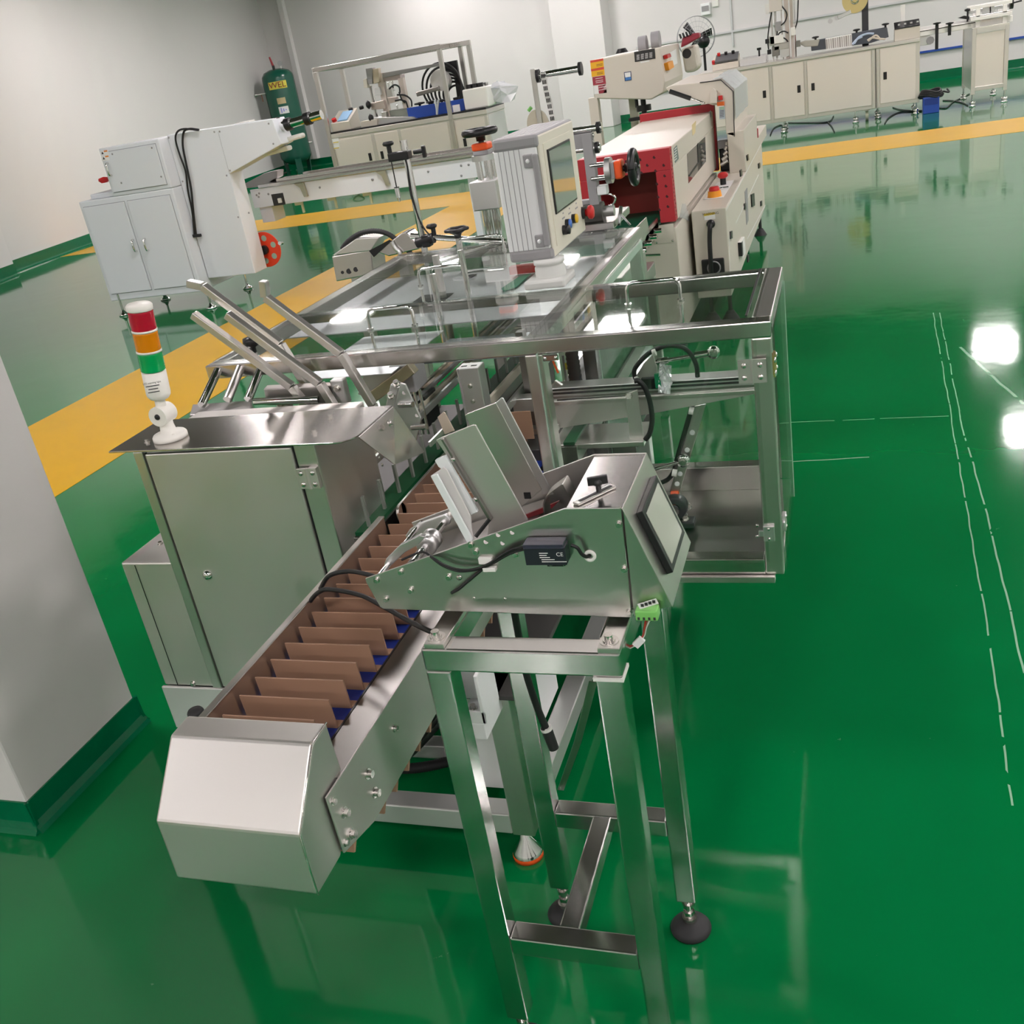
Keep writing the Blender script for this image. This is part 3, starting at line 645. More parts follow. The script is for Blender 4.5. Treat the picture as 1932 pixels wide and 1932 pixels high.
# leaning magazine plates
def yp(k, pts, yv, th, m, nm, bev=.001): return MB().prism([qY(k, *a, yv) for a in pts], (0, th, 0)).build(nm, m, fd, bev)
yp('c8', ((430, 92), (455, 78), (640, 4), (655, 6), (955, 548), (930, 590), (720, 690), (730, 540)), 1.1648, .003, SHEET, 'magazine_plate')
yp('c8', ((455, 88), (470, 84), (748, 545), (735, 562)), 1.1579, .010, DSTEEL, 'plate_edge')
yp('g1', ((620, 795), (650, 775), (1000, 640), (1560, 1700), (1330, 1900), (1290, 1932)), 1.2680, .003, STEEL, 'magazine_plate')
yp('g1', ((1000, 640), (1070, 580), (1090, 590), (1700, 1760), (1560, 1760), (1560, 1700)), 1.2641, .003, ALU, 'plate_flange')
h = qY('g1', 1385, 1770, 1.2675); MB().box(h.x-.005, h.x+.005, 1.2665, 1.2685, h.z-.005, h.z+.005).build('square_hole', BLACK, fd)
for a in ((525, 203), (653, 430)): screw(fd, qY('c8', *a, 1.1569), (0, -1, 0), .004)
WBR = mat('white_bracket', (.72, .75, .75), .4)
yp('g3', ((900, 575), (930, 555), (1030, 515), (1425, 1200), (1345, 1240), (1060, 745), (945, 650)), 1.1520, .006, WBR, 'guide_bracket')
yp('g3', ((850, 765), (930, 738), (1372, 1550), (1290, 1568)), 1.1304, .004, WBR, 'guide_bracket')
yp('g3', ((850, 765), (1010, 655), (1050, 690), (1340, 1260), (1350, 1400), (1375, 1545), (930, 738)), 1.1363, .003, mat('shaded_bracket_web', (.60, .57, .56), .35), 'bracket_web')  # mauve web tint carries the shade between the two white strips
MB().beam(qY('g3', 1570, 1285, 1.1451), qY('g3', 1400, 1500, 1.1304), .004, .004).build('guide_pin', BLACK, fd)
# rollers at the discharge end
rs = qY('g3', 840, 1560, 1.2139)
MB().cyl((rs.x, YP+.003, rs.z), (rs.x, YQ-.003, rs.z), .0055, n=16).build('roller_shaft', CHROME, fd)
MB().lathe([(.0055, -.016), (.014, -.016), (.016, -.014), (.016, -.004), (.0145, -.003), (.0145, .003), (.016, .004), (.016, .014), (.014, .016), (.0055, .016)], (rs.x, 1.2139, rs.z), (0, 1, 0), 24).build('roller', ALU, fd)
yp('g3', ((545, 1490), (590, 1420), (690, 1350), (1030, 1235), (1090, 1300), (1080, 1350), (980, 1380), (580, 1545)), 1.2778, .008, ALU, 'lever_arm')
yp('g3', ((285, 1840), (310, 1770), (480, 1600), (720, 1480), (790, 1500), (700, 1600), (540, 1690), (330, 1890)), 1.1599, .008, ALU, 'lever_arm')
r2 = qY('g3', 400, 1760, 1.1795)
MB().cyl((r2.x, YP+.003, r2.z), (r2.x, 1.2975, r2.z), .004, n=12).build('pinch_shaft', CHROME, fd)
cab(fd, [qY('g3', 860, 1740, 1.1402), qY('g3', 780, 1690, 1.1501), qY('g3', 690, 1700, 1.1550), qY('g3', 500, 1780, 1.1501)], .0018)
# strap handle, adjusting slot with wing knob, red blade
hs = [qY('c8', *a, 1.2041) for a in ((1065, 515), (1058, 430), (1080, 385), (1165, 320), (1232, 445))]
MB().strip([hs[0]]+smooth(hs[1:4], 4)+[hs[4]], (0, .030, 0), .002).build('strap_handle', STEEL, fd)
sA, sB = qZ('c8', 1225, 455, 1.0135), qZ('c8', 1440, 352, 1.0135)
MB().beam(sA, sB, .012, .003).build('adjusting_slot', STEEL, fd, .001)
MB().beam(sA*.9+sB*.1+V(0, 0, .0016), sB*.95+sA*.05+V(0, 0, .0016), .005, .001).build('slot_opening', INK, fd)
kp = sA*.38+sB*.62
MB().cyl(kp, kp+V(0, 0, .012), .004, n=10).lathe([(0, .011), (.006, .011), (.007, .015), (.004, .02), (0, .021)], kp, (0, 0, 1), 14).beam(kp+V(-.013, -.004, .018), kp+V(.013, .004, .018), .006, .012).build('wing_knob', BLACK, fd, .002)
MB().prism([qY('c8', *a, 1.2385) for a in ((935, 520), (1130, 440), (1090, 480), (960, 545))], (0, .004, 0)).build('red_blade', mat('dark_red_blade', (.20, .02, .025), .4), fd)
# loose cables looping over the conveyor to the feeder, hanging plug
co = cab(None, [PZ(600, 1122, .70), PZ(606, 1108, .74), PZ(622, 1086, .775), PZ(657, 1078, .79), PZ(694, 1084, .80), PZ(740, 1098, .81), PZ(790, 1110, .815)], .0042)
tag(co, 'black cable looping over the conveyor rail towards the feeder nose', 'cable')
co = cab(None, [PZ(580, 1148, .68), PZ(587, 1132, .735), PZ(602, 1117, .765), PZ(622, 1112, .775), PZ(680, 1123, .785), PZ(730, 1148, .79), PZ(780, 1176, .80), PZ(818, 1194, .812), PZ(850, 1206, .80)], .0042)
tag(co, 'black cable passing under the feeder nose to the stand corner', 'cable')
pl = thing('hanging_plug', 'black cable with heavy plug hanging behind the stand legs', 'cable', PY(1044, 1400, 1.32))
cab(pl, [PY(965, 1120, 1.30), PY(975, 1180, 1.31), PY(990, 1260, 1.32), PY(1012, 1330, 1.32), PY(1032, 1378, 1.32)], .0065)
MB().cyl(PY(1030, 1372, 1.32), PY(1045, 1412, 1.32), .010, .009, n=16).build('plug', RUBBER, pl)
MB().cyl(PY(1030, 1372, 1.32), PY(1032, 1377, 1.32), .0105, n=12).build('tie', WHITEP, pl)

# ---- operator panel on its swivel
HGREY = mat('pale_grey_plastic', (.56, .57, .54), .4)
op = thing('operator_panel', 'white and grey operator panel box with touchscreen on a swivel above the guard', 'control panel', (-.735, 2.5, 1.005))
HX0, HX1, HY0, HY1, HZ0, HZ1 = -.837, -.716, 2.5, 2.872, 1.070, 1.377
MB().box(HX0, HX1-.008, HY0+.002, HY1-.002, HZ0+.028, HZ1-.030).build('housing', WHITEM, op, .003)
for k in range(5):
    x = HX0+.013+k*.0135; MB().box(x, x+.0012, HY0+.0005, HY0+.0025, HZ0+.028, HZ1-.030).build('groove', GREYM, op)
MB().box(HX0-.001, HX1-.001, HY0, HY1, HZ1-.032, HZ1).build('top_cap', GREYM, op, .008)
MB().box(HX0-.001, HX1-.001, HY0, HY1, HZ0, HZ0+.030).build('bottom_cap', GREYM, op, .008)
for k in range(7):
    x = HX0+.012+k*.014; MB().box(x, x+.001, HY0+.03, HY1-.01, HZ1, HZ1+.0006).build('groove', GREYM, op)
CRP = mat('cream_front_panel', (.68, .64, .54), .4)
MB().box(HX1-.008, HX1, HY0+.006, HY1-.006, HZ0+.004, HZ1-.004).build('front_bezel', CRP, op, .004)
MB().box(HX1, HX1+.002, HY0+.035, HY1-.04, HZ0+.026, HZ1-.028).build('front_plate', CRP, op)
OSC = mat('operator_screen_glass', (.30, .30, .27), .04, metal=.55, coat=1.)
sc_ = MB().box(HX1+.002, HX1+.006, 2.556, 2.790, 1.172, 1.332).build('touchscreen', BLACK, op, .001)
MB().box(HX1+.006, HX1+.0068, 2.562, 2.785, 1.177, 1.327).build('screen_glass', OSC, sc_)
def btn(nm, y, z, m, r, l, dome=False):
    b = MB().cyl((HX1, y, z), (HX1+.012, y, z), r*1.15, n=20).build('button_collar', BLACK, op)
    if dome: MB().lathe([(r*.7, 0), (r*.7, l*.5), (r*1.25, l*.6), (r*1.3, l*.85), (r*1.0, l), (0, l*1.03)], (HX1, y, z), (1, 0, 0), 24).build(nm, m, b)
    else: MB().lathe([(r*1.05, .012), (r*1.1, l), (r, l), (r*.95, l+.001), (0, l+.0015)], (HX1, y, z), (1, 0, 0), 20).build(nm, m, b)
btn('selector_knob', 2.610, 1.122, BLACK, .011, .020)
btn('blue_button', 2.647, 1.131, mat('blue_button', (.05, .15, .5), .3), .011, .016)
btn('yellow_button', 2.721, 1.131, YELLOW, .011, .016)
btn('emergency_stop', 2.842, 1.125, REDPL, .015, .034, True)
for y in (2.63, 2.70, 2.78):
    for dz in (0, .012): MB().box(HX1+.002, HX1+.0025, y-.014+dz, y+.014-dz*.5, 1.150+dz-.002, 1.150+dz+.002).build('button_caption', GREYM, op)
gb = MB().box(HX1-.020, HX1-.004, HY0-.014, HY0+.0, HZ0+.036, HZ1-.045).build('grip_bar', GREYM, op, .005)
for z in (HZ0+.05, HZ1-.06):
    MB().box(HX1-.044, HX1-.018, HY0-.008, HY0+.002, z-.016, z+.016).build('grip_bracket', GREYM, op, .003); screw(op, (HX1-.032, HY0-.008, z), (0, -1, 0), .0055, WHITEM)
MB().lathe([(.040, 0), (.040, .025), (.037, .029), (.037, .032), (.041, .034), (.041, .045), (.0, .045)], (-.735, 2.51, 1.027), (0, 0, 1), 32).build('swivel', HGREY, op)
MB().box(-.795, -.685, 2.45, 2.57, 1.006, 1.028).build('swivel_base', HGREY, op, .006)

# ================================================================== inside the guards
def part(nm, m, par, fn, bev=.001):
    b = MB(); fn(b); return b.build(nm, m, par, bev)
# square aluminium column beside the track
ca = qY('g1', 512, 215, 2.06); cb = qY('g1', 775, 165, 2.06)
ac = MB().box(ca.x, cb.x, 2.06, 2.105, .50, ca.z-.004).build('square_column', ALU, cm, .002)
for a in ((690, 440), (725, 625)): bolt(cm, qY('g1', *a, 2.06), (0, -1, 0), .004)
for d in (.25, .7): MB().box(ca.x+(cb.x-ca.x)*d-.007, ca.x+(cb.x-ca.x)*d+.007, 2.075, 2.082, ca.z-.0042, ca.z-.0035).build('column_slot', INK, cm)
MB().box(ca.x+.004, ca.x+.006, 2.0594, 2.061, .5, ca.z-.004).build('column_groove', GREYM, cm)
# cream rails, chains and pegs of the carton track
rz = .80
r0 = PZ(*q('g1', 60, 740), rz); CRA = mat('cream_rail', (.62, .58, .47), .3)
for dx, dz, w_, h_, m_ in ((0, 0, .010, .022, CRA), (.016, -.004, .008, .018, ALU), (-.028, .012, .014, .016, mat('peach_bar', (.62, .45, .36), .45)), (-.045, .006, .008, .03, CRA), (-.012, .02, .010, .008, GREYM), (.19, .01, .010, .022, CRA), (.24, .0, .008, .02, ALU)):
    MB().box(r0.x+dx-w_/2, r0.x+dx+w_/2, 1.79 if dx < .1 else 2.1, 3.15, rz+dz-h_/2, rz+dz+h_/2).build('track_rail', m_, cm, .001)
for x0_, x1_, y0_ in ((-1.02, -.955, 1.66), (-.60-.06, -.60-.02, 2.12)):
    MB().box(x0_, x1_, y0_, 3.1, .655, .70).build('chain_channel', DSTEEL, cm, .001)
    MB().box(x0_+.006, x1_-.006, y0_+.01, 3.1, .700, .708).build('chain_strip', mat('green_chain_strip', (.0, .07, .02), .5), cm)
def mk_peg(): return MB().box(-.003, .003, -.004, .004, 0, .075)
for i in range(15):
    m_, c_ = shared('peg', mk_peg, mat('pale_peg', (.20, .22, .19), .4)); place('track_peg', m_, V(-.975, 1.70+i*.085, .702)+c_, cm)
# triangular plate with pins, angled guide bars
yt_ = 1.86
tp = MB().prism([qY('c6', *a, yt_) for a in ((200, 1350), (265, 1078), (310, 1088), (455, 1400), (395, 1665), (310, 1500))], (0, .006, 0)).build('triangle_plate', ALU, cm, .001)
for a, b_ in (((258, 1275), (382, 1270)), ((375, 1480), (505, 1473))):
    p = qY('c6', *a, yt_-.004); e_ = qY('c6', *b_, yt_-.012); MB().cyl(p, e_, .0065, n=16).build('plate_pin', CHROME, cm)
for a in ((300, 1165), (418, 1370)): MB().cyl(qY('c6', *a, yt_-.0006), qY('c6', *a, yt_+.002), .004, n=12).build('hole', DSTEEL, cm)
MB().beam(qY('c6', 180, 1330, 1.9), qY('c6', 240, 1080, 1.9), .03, .02).build('plate_bracket', ALU, cm, .002)
for a in ((235, 1085), (185, 1195)): bolt(cm, qY('c6', *a, 1.88), (0, -.5, 1), .006)
MB().beam(qY('c6', -20, 1225, 2.09), qY('c6', 385, 930, 2.09), .03, .028).build('angled_bar', mat('warm_steel', (.62, .53, .40), .25, 1), cm, .002)
MB().prism([qY('c6', *a, 2.13) for a in ((-120, 1180), (-60, 960), (300, 900), (360, 960), (200, 1100), (60, 1240))], (0, .004, 0)).build('slanted_plate', SHEET, cm, .001)
MB().box(-1.06, -1.0, 2.12, 2.20, .86, .93).build('vacuum_block', GREYM, cm, .003)
MB().box(-1.08, -1.02, 2.20, 2.28, .74, .82).build('dark_unit', BLACK, cm, .003)
for k in range(4): MB().cyl((-1.05+.015*k, 2.15, .74), (-1.05+.015*k, 2.15, .86), .004, n=10).build('slide_rod', CHROME, cm)
cab(cm, [(-1.06, 2.16, .80), (-1.04, 2.13, .83), (-1.02, 2.12, .86)], .004, REDPL, 'red_hose')
MB().prism([qY('g1', *a, 1.80) for a in ((290, 820), (365, 755), (385, 770), (500, 985), (380, 1030))], (0, .003, 0)).build('guide_tongue', mat('beige_plate', (.62, .52, .43), .35, .5), cm, .001)
MB().beam(qY('g1', 200, 1150, 1.78), qY('g1', 420, 930, 1.86), .004, .012).build('guide_wire', STEEL, cm)
MB().box(-.90, -.80, 2.12, 2.35, .55, .70).build('transfer_block', DSTEEL, cm, .002)
# brown pockets seen between column and door post
for k, (x0_, z0_) in enumerate(((1180, 760), (1230, 840), (1270, 920))):
    a_ = qY('g1', x0_, z0_, 2.13+.012*k); b_ = qY('g1', 1470, 1080, 2.13+.012*k)
    MB().box(a_.x, b_.x, 2.13+.012*k, 2.134+.012*k, b_.z, a_.z).build('pocket_plate', BROWN, cm)
MB().box(-.74, -.685, 2.09, 2.10, .62, .65).build('blue_strip', BLUE, cm)
MB().box(-.79, -.675, 2.2, 2.24, .765, .80).build('cross_member', ALU, cm, .002)
MB().box(-.79, -.675, 2.16, 2.19, .72, .735).build('cross_member', STEEL, cm, .002)
MB().box(-.775, -.755, 2.26, 2.29, .60, .95).build('inner_post', DSTEEL, cm, .002)
# pusher: linear guide, tapered bracket, carriage, link, levers
yg = 2.20
g0, g1_ = qY('c7', 60, 765, yg), qY('c7', 1365, 700, yg)
zt = (g0.z+g1_.z)/2
MB().box(g0.x, g1_.x, yg, yg+.05, zt-.022, zt+.008).build('linear_guide', ALU, cm, .002)
for dz in (-.016, -.006, .003): MB().box(g0.x, g1_.x, yg-.0012, yg+.001, zt+dz-.0025, zt+dz+.0025).build('guide_groove', INK if dz > -.01 else DSTEEL, cm)
MB().box(g0.x, g1_.x, yg-.008, yg+.045, zt-.034, zt-.024).build('guide_ledge', STEEL, cm, .001)
MB().prism([qY('c7', *a, yg-.004) for a in ((110, 830), (1370, 745), (1370, 785), (760, 900), (130, 1000))], (0, .004, 0)).build('tapered_bracket', SHEET, cm, .001)
cb0 = qY('c7', 680, 760, yg-.03); MB().box(cb0.x, cb0.x+.045, yg-.03, yg, cb0.z, cb0.z+.028).build('carriage', BLACK, cm, .002)
MB().prism([qY('c7', *a, yg-.02) for a in ((640, 680), (690, 600), (745, 545), (770, 620), (775, 690), (690, 700))], (0, .006, 0)).build('pusher_bracket', SHEET, cm, .001)
gt = qY('c7', 775, 705, yg-.036); MB().box(gt.x-.006, gt.x+.008, yg-.04, yg-.03, gt.z-.016, gt.z+.018).build('green_terminal', mat('pcb_green', (.0, .22, .09), .4), cm, .001)
# crumpled foil
fo = MB(); random.seed(3); nx, ny = 7, 10; vs = []
for j in range(ny+1):
    for i in range(nx+1):
        u, v = i/nx, j/ny
        p = qY('c7', 785+75*u-8*v+(12 if j == 6 else 0)*u, 600+175*v+10*u, yg-.042+random.uniform(-.004, .004)); vs.append(p)
fo.add(vs, [(j*(nx+1)+i, j*(nx+1)+i+1, (j+1)*(nx+1)+i+1, (j+1)*(nx+1)+i) for j in range(ny) for i in range(nx)])
fo.build('foil_wrap', mat('crumpled_foil', (.88, .88, .90), .2, .45), cm)
ra, rb = qY('c7', 765, 590, yg-.03), qY('c7', 1115, 530, yg-.03)
MB().cyl(ra, rb, .0045, n=12).cyl(ra*.98+rb*.02, ra*.78+rb*.22, .008, n=12).cyl(ra*.32+rb*.68, ra*.1+rb*.9, .008, n=12).build('link_rod', CHROME, cm)
def rodend(c_, r=.012):
    MB().lathe([(r*.45, -.006), (r, -.005), (r, .005), (r*.45, .006), (r*.45, -.006)], c_, (0, 1, 0), 20).build('rod_end', CHROME, cm)
    bolt(cm, V(c_)-V(0, .006, 0), (0, -1, 0), r*.4)
rodend(rb, .014)
cab(cm, [qY('c7', *a, yg-.035) for a in ((640, 690), (632, 650), (650, 610), (700, 555), (750, 520), (830, 492), (920, 498), (975, 540), (1010, 610), (1018, 680))], .0055)
cab(cm, [qY('c7', *a, yg-.06) for a in ((635, 705), (660, 705), (700, 750), (730, 840), (742, 940), (728, 1020), (700, 1062))], .0062)
for a in ((745, 535), (640, 700)): MB().cyl(qY('c7', a[0], a[1], yg-.045), qY('c7', a[0]+18, a[1]-6, yg-.045), .008, n=12).build('cable_tie', WHITEP, cm)
MB().prism([qY('c7', *a, yg-.05) for a in ((580, 785), (650, 760), (690, 1050), (605, 1060))], (0, .006, 0)).build('stop_plate', SHEET, cm, .001)
nb = qY('c7', 608, 795, yg-.055); MB().cyl(nb, nb+V(0, -.016, .004), .007, n=6).build('stop_nut', BOLT, cm)
s0, s1 = qY('c7', 150, 1075, yg-.04), qY('c7', 705, 1055, yg-.04)
MB().box(s0.x, s1.x, yg-.07, yg+.06, s0.z-.010, s0.z+.004).build('cable_shelf', STEEL, cm, .002)
lv0, lv1 = qY('c7', 1035, 850, yg+.04), qY('c7', 880, 1375, yg+.04)
MB().strip([lv0, lv1], (.028, 0, .004), .008).build('swing_lever', STEEL, cm, .002)
for t in (.3, .5, .62, .78, .9): p = lv0*(1-t)+lv1*t; MB().cyl(p-V(0, .0062, 0), p-V(0, .003, 0), .006, n=14).build('lever_hole', WHITEM, cm)
cab(cm, [qY('c7', *a, yg+.02) for a in ((985, 855), (950, 980), (915, 1100), (890, 1190), (875, 1250), (840, 1300), (790, 1325))], .006)
for a in ((980, 885), (878, 1262)): MB().cyl(qY('c7', a[0]-14, a[1]-2, yg+.01), qY('c7', a[0]+14, a[1]+3, yg+.01), .009, n=12).build('cable_tie', WHITEP, cm)
re2 = qY('c7', 930, 1188, yg+.01); rodend(re2, .016)
MB().cyl(re2, qY('c7', 720, 1250, yg), .0045, n=12).build('link_rod', CHROME, cm)
pb = qY('c7', 880, 1440, yg+.02)
CAST = mat('black_cast_iron', (.02, .022, .024), .4)
MB().box(pb.x-.045, pb.x+.045, pb.y-.02, pb.y+.02, .437, .453).lathe([(.014, -.018), (.03, -.016), (.032, 0), (.03, .016), (.014, .018)], (pb.x, pb.y, .49), (0, 1, 0), 24).build('pillow_block', CAST, cm, .003)
MB().cyl((pb.x, pb.y-.03, .49), (pb.x, pb.y+.05, .49), .013, n=16).build('lever_shaft', CHROME, cm)
for a in ((955, 1480), (940, 1545)): bolt(cm, qZ('c7', *a, .455), (0, 0, 1), .009)
MB().beam(lv1+V(0, 0, .0), V(pb.x, pb.y, .49), .02, .02).build('lever_hub', ORANGE, cm, .002)
# dark bellows and plates behind the door
bx_ = qY('g2', 340, 350, 2.38); MB().tube([(bx_.x, 2.38, .45+.006*i) for i in range(85)], [.016+.002*(i % 2) for i in range(85)], 12).build('bellows', RUBBER, cm)
for a, b_, y_, m_ in (((440, 150), (650, 560), 2.42, DSTEEL), ((190, 200), (270, 560), 2.42, GREYM), ((640, 120), (700, 540), 2.43, ACRYLE)):
    p0, p1 = qY('g2', *a, y_), qY('g2', *b_, y_); MB().box(p0.x, p1.x, y_, y_+.004, .45, p0.z).build('inner_panel', m_, cm)
yl = qY('g2', 262, 320, 2.415); MB().box(yl.x-.006, yl.x+.004, 2.412, 2.414, yl.z-.010, yl.z+.008).build('yellow_sticker', mat('yellow_sticker', (.75, .6, .05), .5), cm)
MB().beam(qY('g2', 85, 265, 2.3), qY('g2', 150, 410, 2.3), .004, .004).build('orange_wire', ORANGE, cm)
MB().beam(qY('g2', 60, 580, 2.15), qY('g2', 120, 505, 2.15), .01, .003).beam(qY('g2', 120, 505, 2.15), qY('g2', 195, 560, 2.15), .01, .003).build('bent_clip', ALU, cm)
MB().box(qY('g2', 420, 900, 2.45).x, -.55, 2.44, 2.444, .45, .62).build('inner_panel', DSTEEL, cm)
# steel decks under the lids
dk = PZ(*q('e5', 270, 640), .93)
DECK = mat('brushed_deck_steel', (.78, .79, .82), .38, .8, bscale=2.2, stretch=(.8, 12, 12), rvar=.08, cvar=.08)
MB().box(dk.x, GXD-.01, GY1+.04, GY3-.05, .926, .930).build('deck_plate', DECK, cm, .001)
MB().box(-1.27, -1.03, 2.07, GY1-.02, .925, .928).build('deck_plate', DECK, cm, .001)
MB().box(-1.02, GXD-.02, 2.22, GY1-.02, .90, .903).build('deck_plate', mat('dull_plate', (.35, .38, .40), .3, 1, bscale=3, rvar=.1, cvar=.2), cm, .001)
for a in (((780, 610), (850, 560), (1060, 545), (1000, 595)), ((1150, 435), (1190, 395), (1260, 390), (1180, 440))):
    MB().prism([qZ('e5', *p, .932) for p in a], (0, 0, -.001)).build('deck_opening_shade', INK, cm)  # flat dark patch painted for the shade in a deck cutout
for a, b_, r_, m_ in (((925, 295), (990, 580), .011, STEEL), ((905, 420), (975, 740), .009, CHROME), ((1085, 150), (1135, 430), .010, STEEL), ((1140, 250), (1185, 690), .008, CHROME)):
    top_ = q('e5', *a); base = PZ(*q('e5', *b_), .93)
    d_ = ray(*top_); tt_ = (d_.x*base.x+d_.y*base.y)/(d_.x**2+d_.y**2); zt_ = H+d_.z*tt_
    MB().cyl((base.x, base.y, .80), (base.x, base.y, zt_), r_, n=18).build('guide_column', m_, cm)
    if a[0] == 1085:
        kk = V(base.x, base.y, zt_)
        kn = MB().lathe([(.011, -.012), (.012, -.002), (.018, .004), (.019, .006), (.006, .008)], kk, (0, 0, 1), 24).build('star_knob', BLACK, cm)
        MB().tube([kk+V(.034*(1+.12*math.cos(5*t))*math.cos(t), .034*(1+.12*math.cos(5*t))*math.sin(t), .016) for t in [2*math.pi*i/40 for i in range(41)]], .0055, 8, False).lathe([(0, .004), (.019, .004), (.034, .012), (.034, .016), (.02, .012), (0, .012)], kk, (0, 0, 1), 24).build('knob_rim', BLACK, kn)
MB().prism([qZ('e5', *a, .934) for a in ((1380, 520), (1500, 440), (1580, 420), (1480, 510), (1400, 535))], (0, 0, .002)).build('green_tape', mat('green_tape', (.02, .30, .16), .5), cm)
MB().box(-1.02, -.93, 3.02, 3.05, .935, .96).build('red_block', REDPL, cm, .002)

# ---- sensor pole with clamps
sp0 = PZ(802, 476, 1.0); SX, SY = sp0.x, sp0.y
d_ = ray(763, 266); zs = H+d_.z*((d_.x*SX+d_.y*SY)/(d_.x**2+d_.y**2))
sp = thing('sensor_pole', 'chrome pole with black clamps and a dangling sensor behind the guard lids', 'sensor stand', (SX, SY, .94))
SPY = SY
MB().cyl((SX, SY, .94), (SX, SY, zs), .0115, n=18).cyl((SX, SY, zs), (SX, SY, zs+.003), .0125, n=18).build('pole', CHROME, sp)
c1_ = PY(*q('g4', 440, 395), SPY)
MB().box(c1_.x-.045, c1_.x+.028, SY-.022, SY+.02, c1_.z-.014, c1_.z+.014).build('clamp', BLACK, sp, .004)
kk = PY(*q('g4', 265, 360), SPY); MB().cyl(kk, kk+V(0, 0, .022), .008, n=12).lathe([(.006, .02), (.018, .024), (.020, .030), (.016, .036), (0, .037)], kk, (0, 0, 1), 10).build('clamp_knob', BLACK, sp)
kk = PY(*q('g4', 600, 350), SPY); MB().cyl(kk, kk+V(.035, 0, 0), .008, n=12).box(kk.x+.03, kk.x+.042, SY-.008, SY+.008, kk.z-.022, kk.z+.016).build('clamp_lever', BLACK, sp, .003)
w0, w1 = PY(*q('g4', 285, 480), SPY-.02), PY(*q('g4', 360, 850), SPY-.02)
MB().cyl(w0, w1, .0022, n=8).build('sensor_wire', CABLE, sp)
w2 = PY(*q('g4', 400, 1045), SPY-.02); sen = MB().cyl(w1, w1*.3+w2*.7, .008, n=14).cyl(w1*.3+w2*.7, w2, .006, .003, n=12).build('sensor', CHROME, sp)
MB().cyl(w1+(w1-w2)*.06, w1, .009, n=12).build('sensor_cap', BLACK, sen)
cab(sp, [PY(*q('g4', *a), SPY-.016) for a in ((440, 350), (470, 420), (510, 560), (530, 750), (560, 950), (620, 1130), (680, 1300), (760, 1440), (830, 1520))], .003)
c2_ = PY(*q('g4', 780, 1590), SPY)
MB().cyl(c2_+V(-.035, -.005, -.004), c2_+V(.03, -.005, .008), .018, n=14).box(c2_.x-.012, c2_.x+.016, SY-.02, SY+.018, c2_.z-.02, c2_.z+.02).build('clamp', BLACK, sp, .003)
kk = PY(*q('g4', 890, 1530), SPY); MB().cyl(kk, kk+V(0, 0, .028), .008, n=12).lathe([(.006, .025), (.018, .03), (.020, .036), (.014, .042), (0, .043)], kk+V(-.004, 0, 0), (0, 0, 1), 10).build('clamp_knob', BLACK, sp)
h0, h1 = PY(*q('g4', 560, 1525), SPY), PY(*q('g4', 1890, 1605), SPY)
MB().cyl(h0, h1, .010, n=16).build('cross_rod', CHROME, sp)


# ---- stainless coder box with flexible conduit
YC = 3.36
cb_ = thing('coding_unit', 'stainless box with round sockets and ribbed conduit behind the guard rail', 'coder', PY(*q('e5', 400, 440), YC))
bl_ = [PY(*q('e5', *a), YC) for a in ((235, 300), (500, 255), (520, 420), (265, 470))]
MB().prism(bl_, (0, .12, 0)).build('housing', STEEL, cb_, .004)
MB().prism([PY(*q('e5', *a), YC-.004) for a in ((235, 295), (400, 180), (560, 170), (500, 262))], (0, .10, .0)).build('lid', SHEET, cb_, .003)
MB().prism([PY(*q('e5', *a), YC-.01) for a in ((535, 270), (700, 145), (740, 135), (830, 250), (620, 300))], (0, .08, 0)).build('print_head', STEELX, cb_, .004)
MB().prism([PY(*q('e5', *a), YC-.016) for a in ((486, 262), (620, 190), (635, 200), (520, 305))], (0, .01, 0)).build('cover_gap', BLACK, cb_)
for a, r in (((308, 408), .006), ((352, 400), .010), ((398, 388), .009)): MB().cyl(PY(*q('e5', *a), YC-.003), PY(*q('e5', *a), YC+.002), r, n=16).build('socket', BLACK, cb_)
pth = smooth([PY(*q('e5', *a), YC+.03-.0003*a[0]*.1) for a in ((305, 250), (350, 195), (430, 145), (530, 128), (620, 150), (690, 205), (760, 270), (800, 330))], 12)
MB().tube(pth, [.0085+.0018*(i % 2) for i in range(len(pth))], 8).build('ribbed_conduit', RUBBER, cb_)
cab(cb_, [PY(*q('e5', *a), YC-.02) for a in ((640, 200), (660, 240), (690, 270), (700, 300))], .008, ALU, 'metal_hose')

# ---- labelling unit between guard and tunnel
YL = 3.50
lu = thing('labelling_unit', 'labelling unit with orange counters, black handwheels and chrome label rollers', 'machine', (-1.0, 3.55, .70))
def pl_(k, a, y=YL): return PY(*q(k, *a), y)
def vcol(k, top, bot_, r, m, nm, n=18):
    p, b_ = pl_(k, top), pl_(k, bot_); x = (p.x+b_.x)/2; return MB().cyl((x, YL, b_.z), (x, YL, p.z), r, n=n).build(nm, m, lu)
w_ = pl_('g4', (1490, 100)); cx_ = pl_('g4', (1560, 300)).x
def handwheel(c_, ax_, r=.062, m=BLACK):
    c_, ax_ = V(c_), V(ax_).normalized(); _, a_, u_ = frame(ax_)
    o = MB().tube([c_+(a_*math.cos(t)+u_*math.sin(t))*r for t in [2*math.pi*i/32 for i in range(33)]], .013, 10, False).build('handwheel', m, lu)
    b = MB(); b.lathe([(.0, .012), (.014, .010), (.018, 0), (.016, -.03), (0, -.03)], c_, ax_, 16)
    for k in range(3): t = k*2.1+.3; b.beam(c_, c_+(a_*math.cos(t)+u_*math.sin(t))*r, .012, .010, ax_)
    b.build('hub', m, o); return o
zz = [pl_('g4', (1540, y)).z for y in (60, 215, 320, 385, 465, 740, 1150, 1590)]
handwheel((cx_, YL, zz[0]), (0, 0, 1), .052)
MB().cyl((cx_, YL, zz[1]), (cx_, YL, zz[0]), .010, n=12).build('spindle', BLACK, lu)
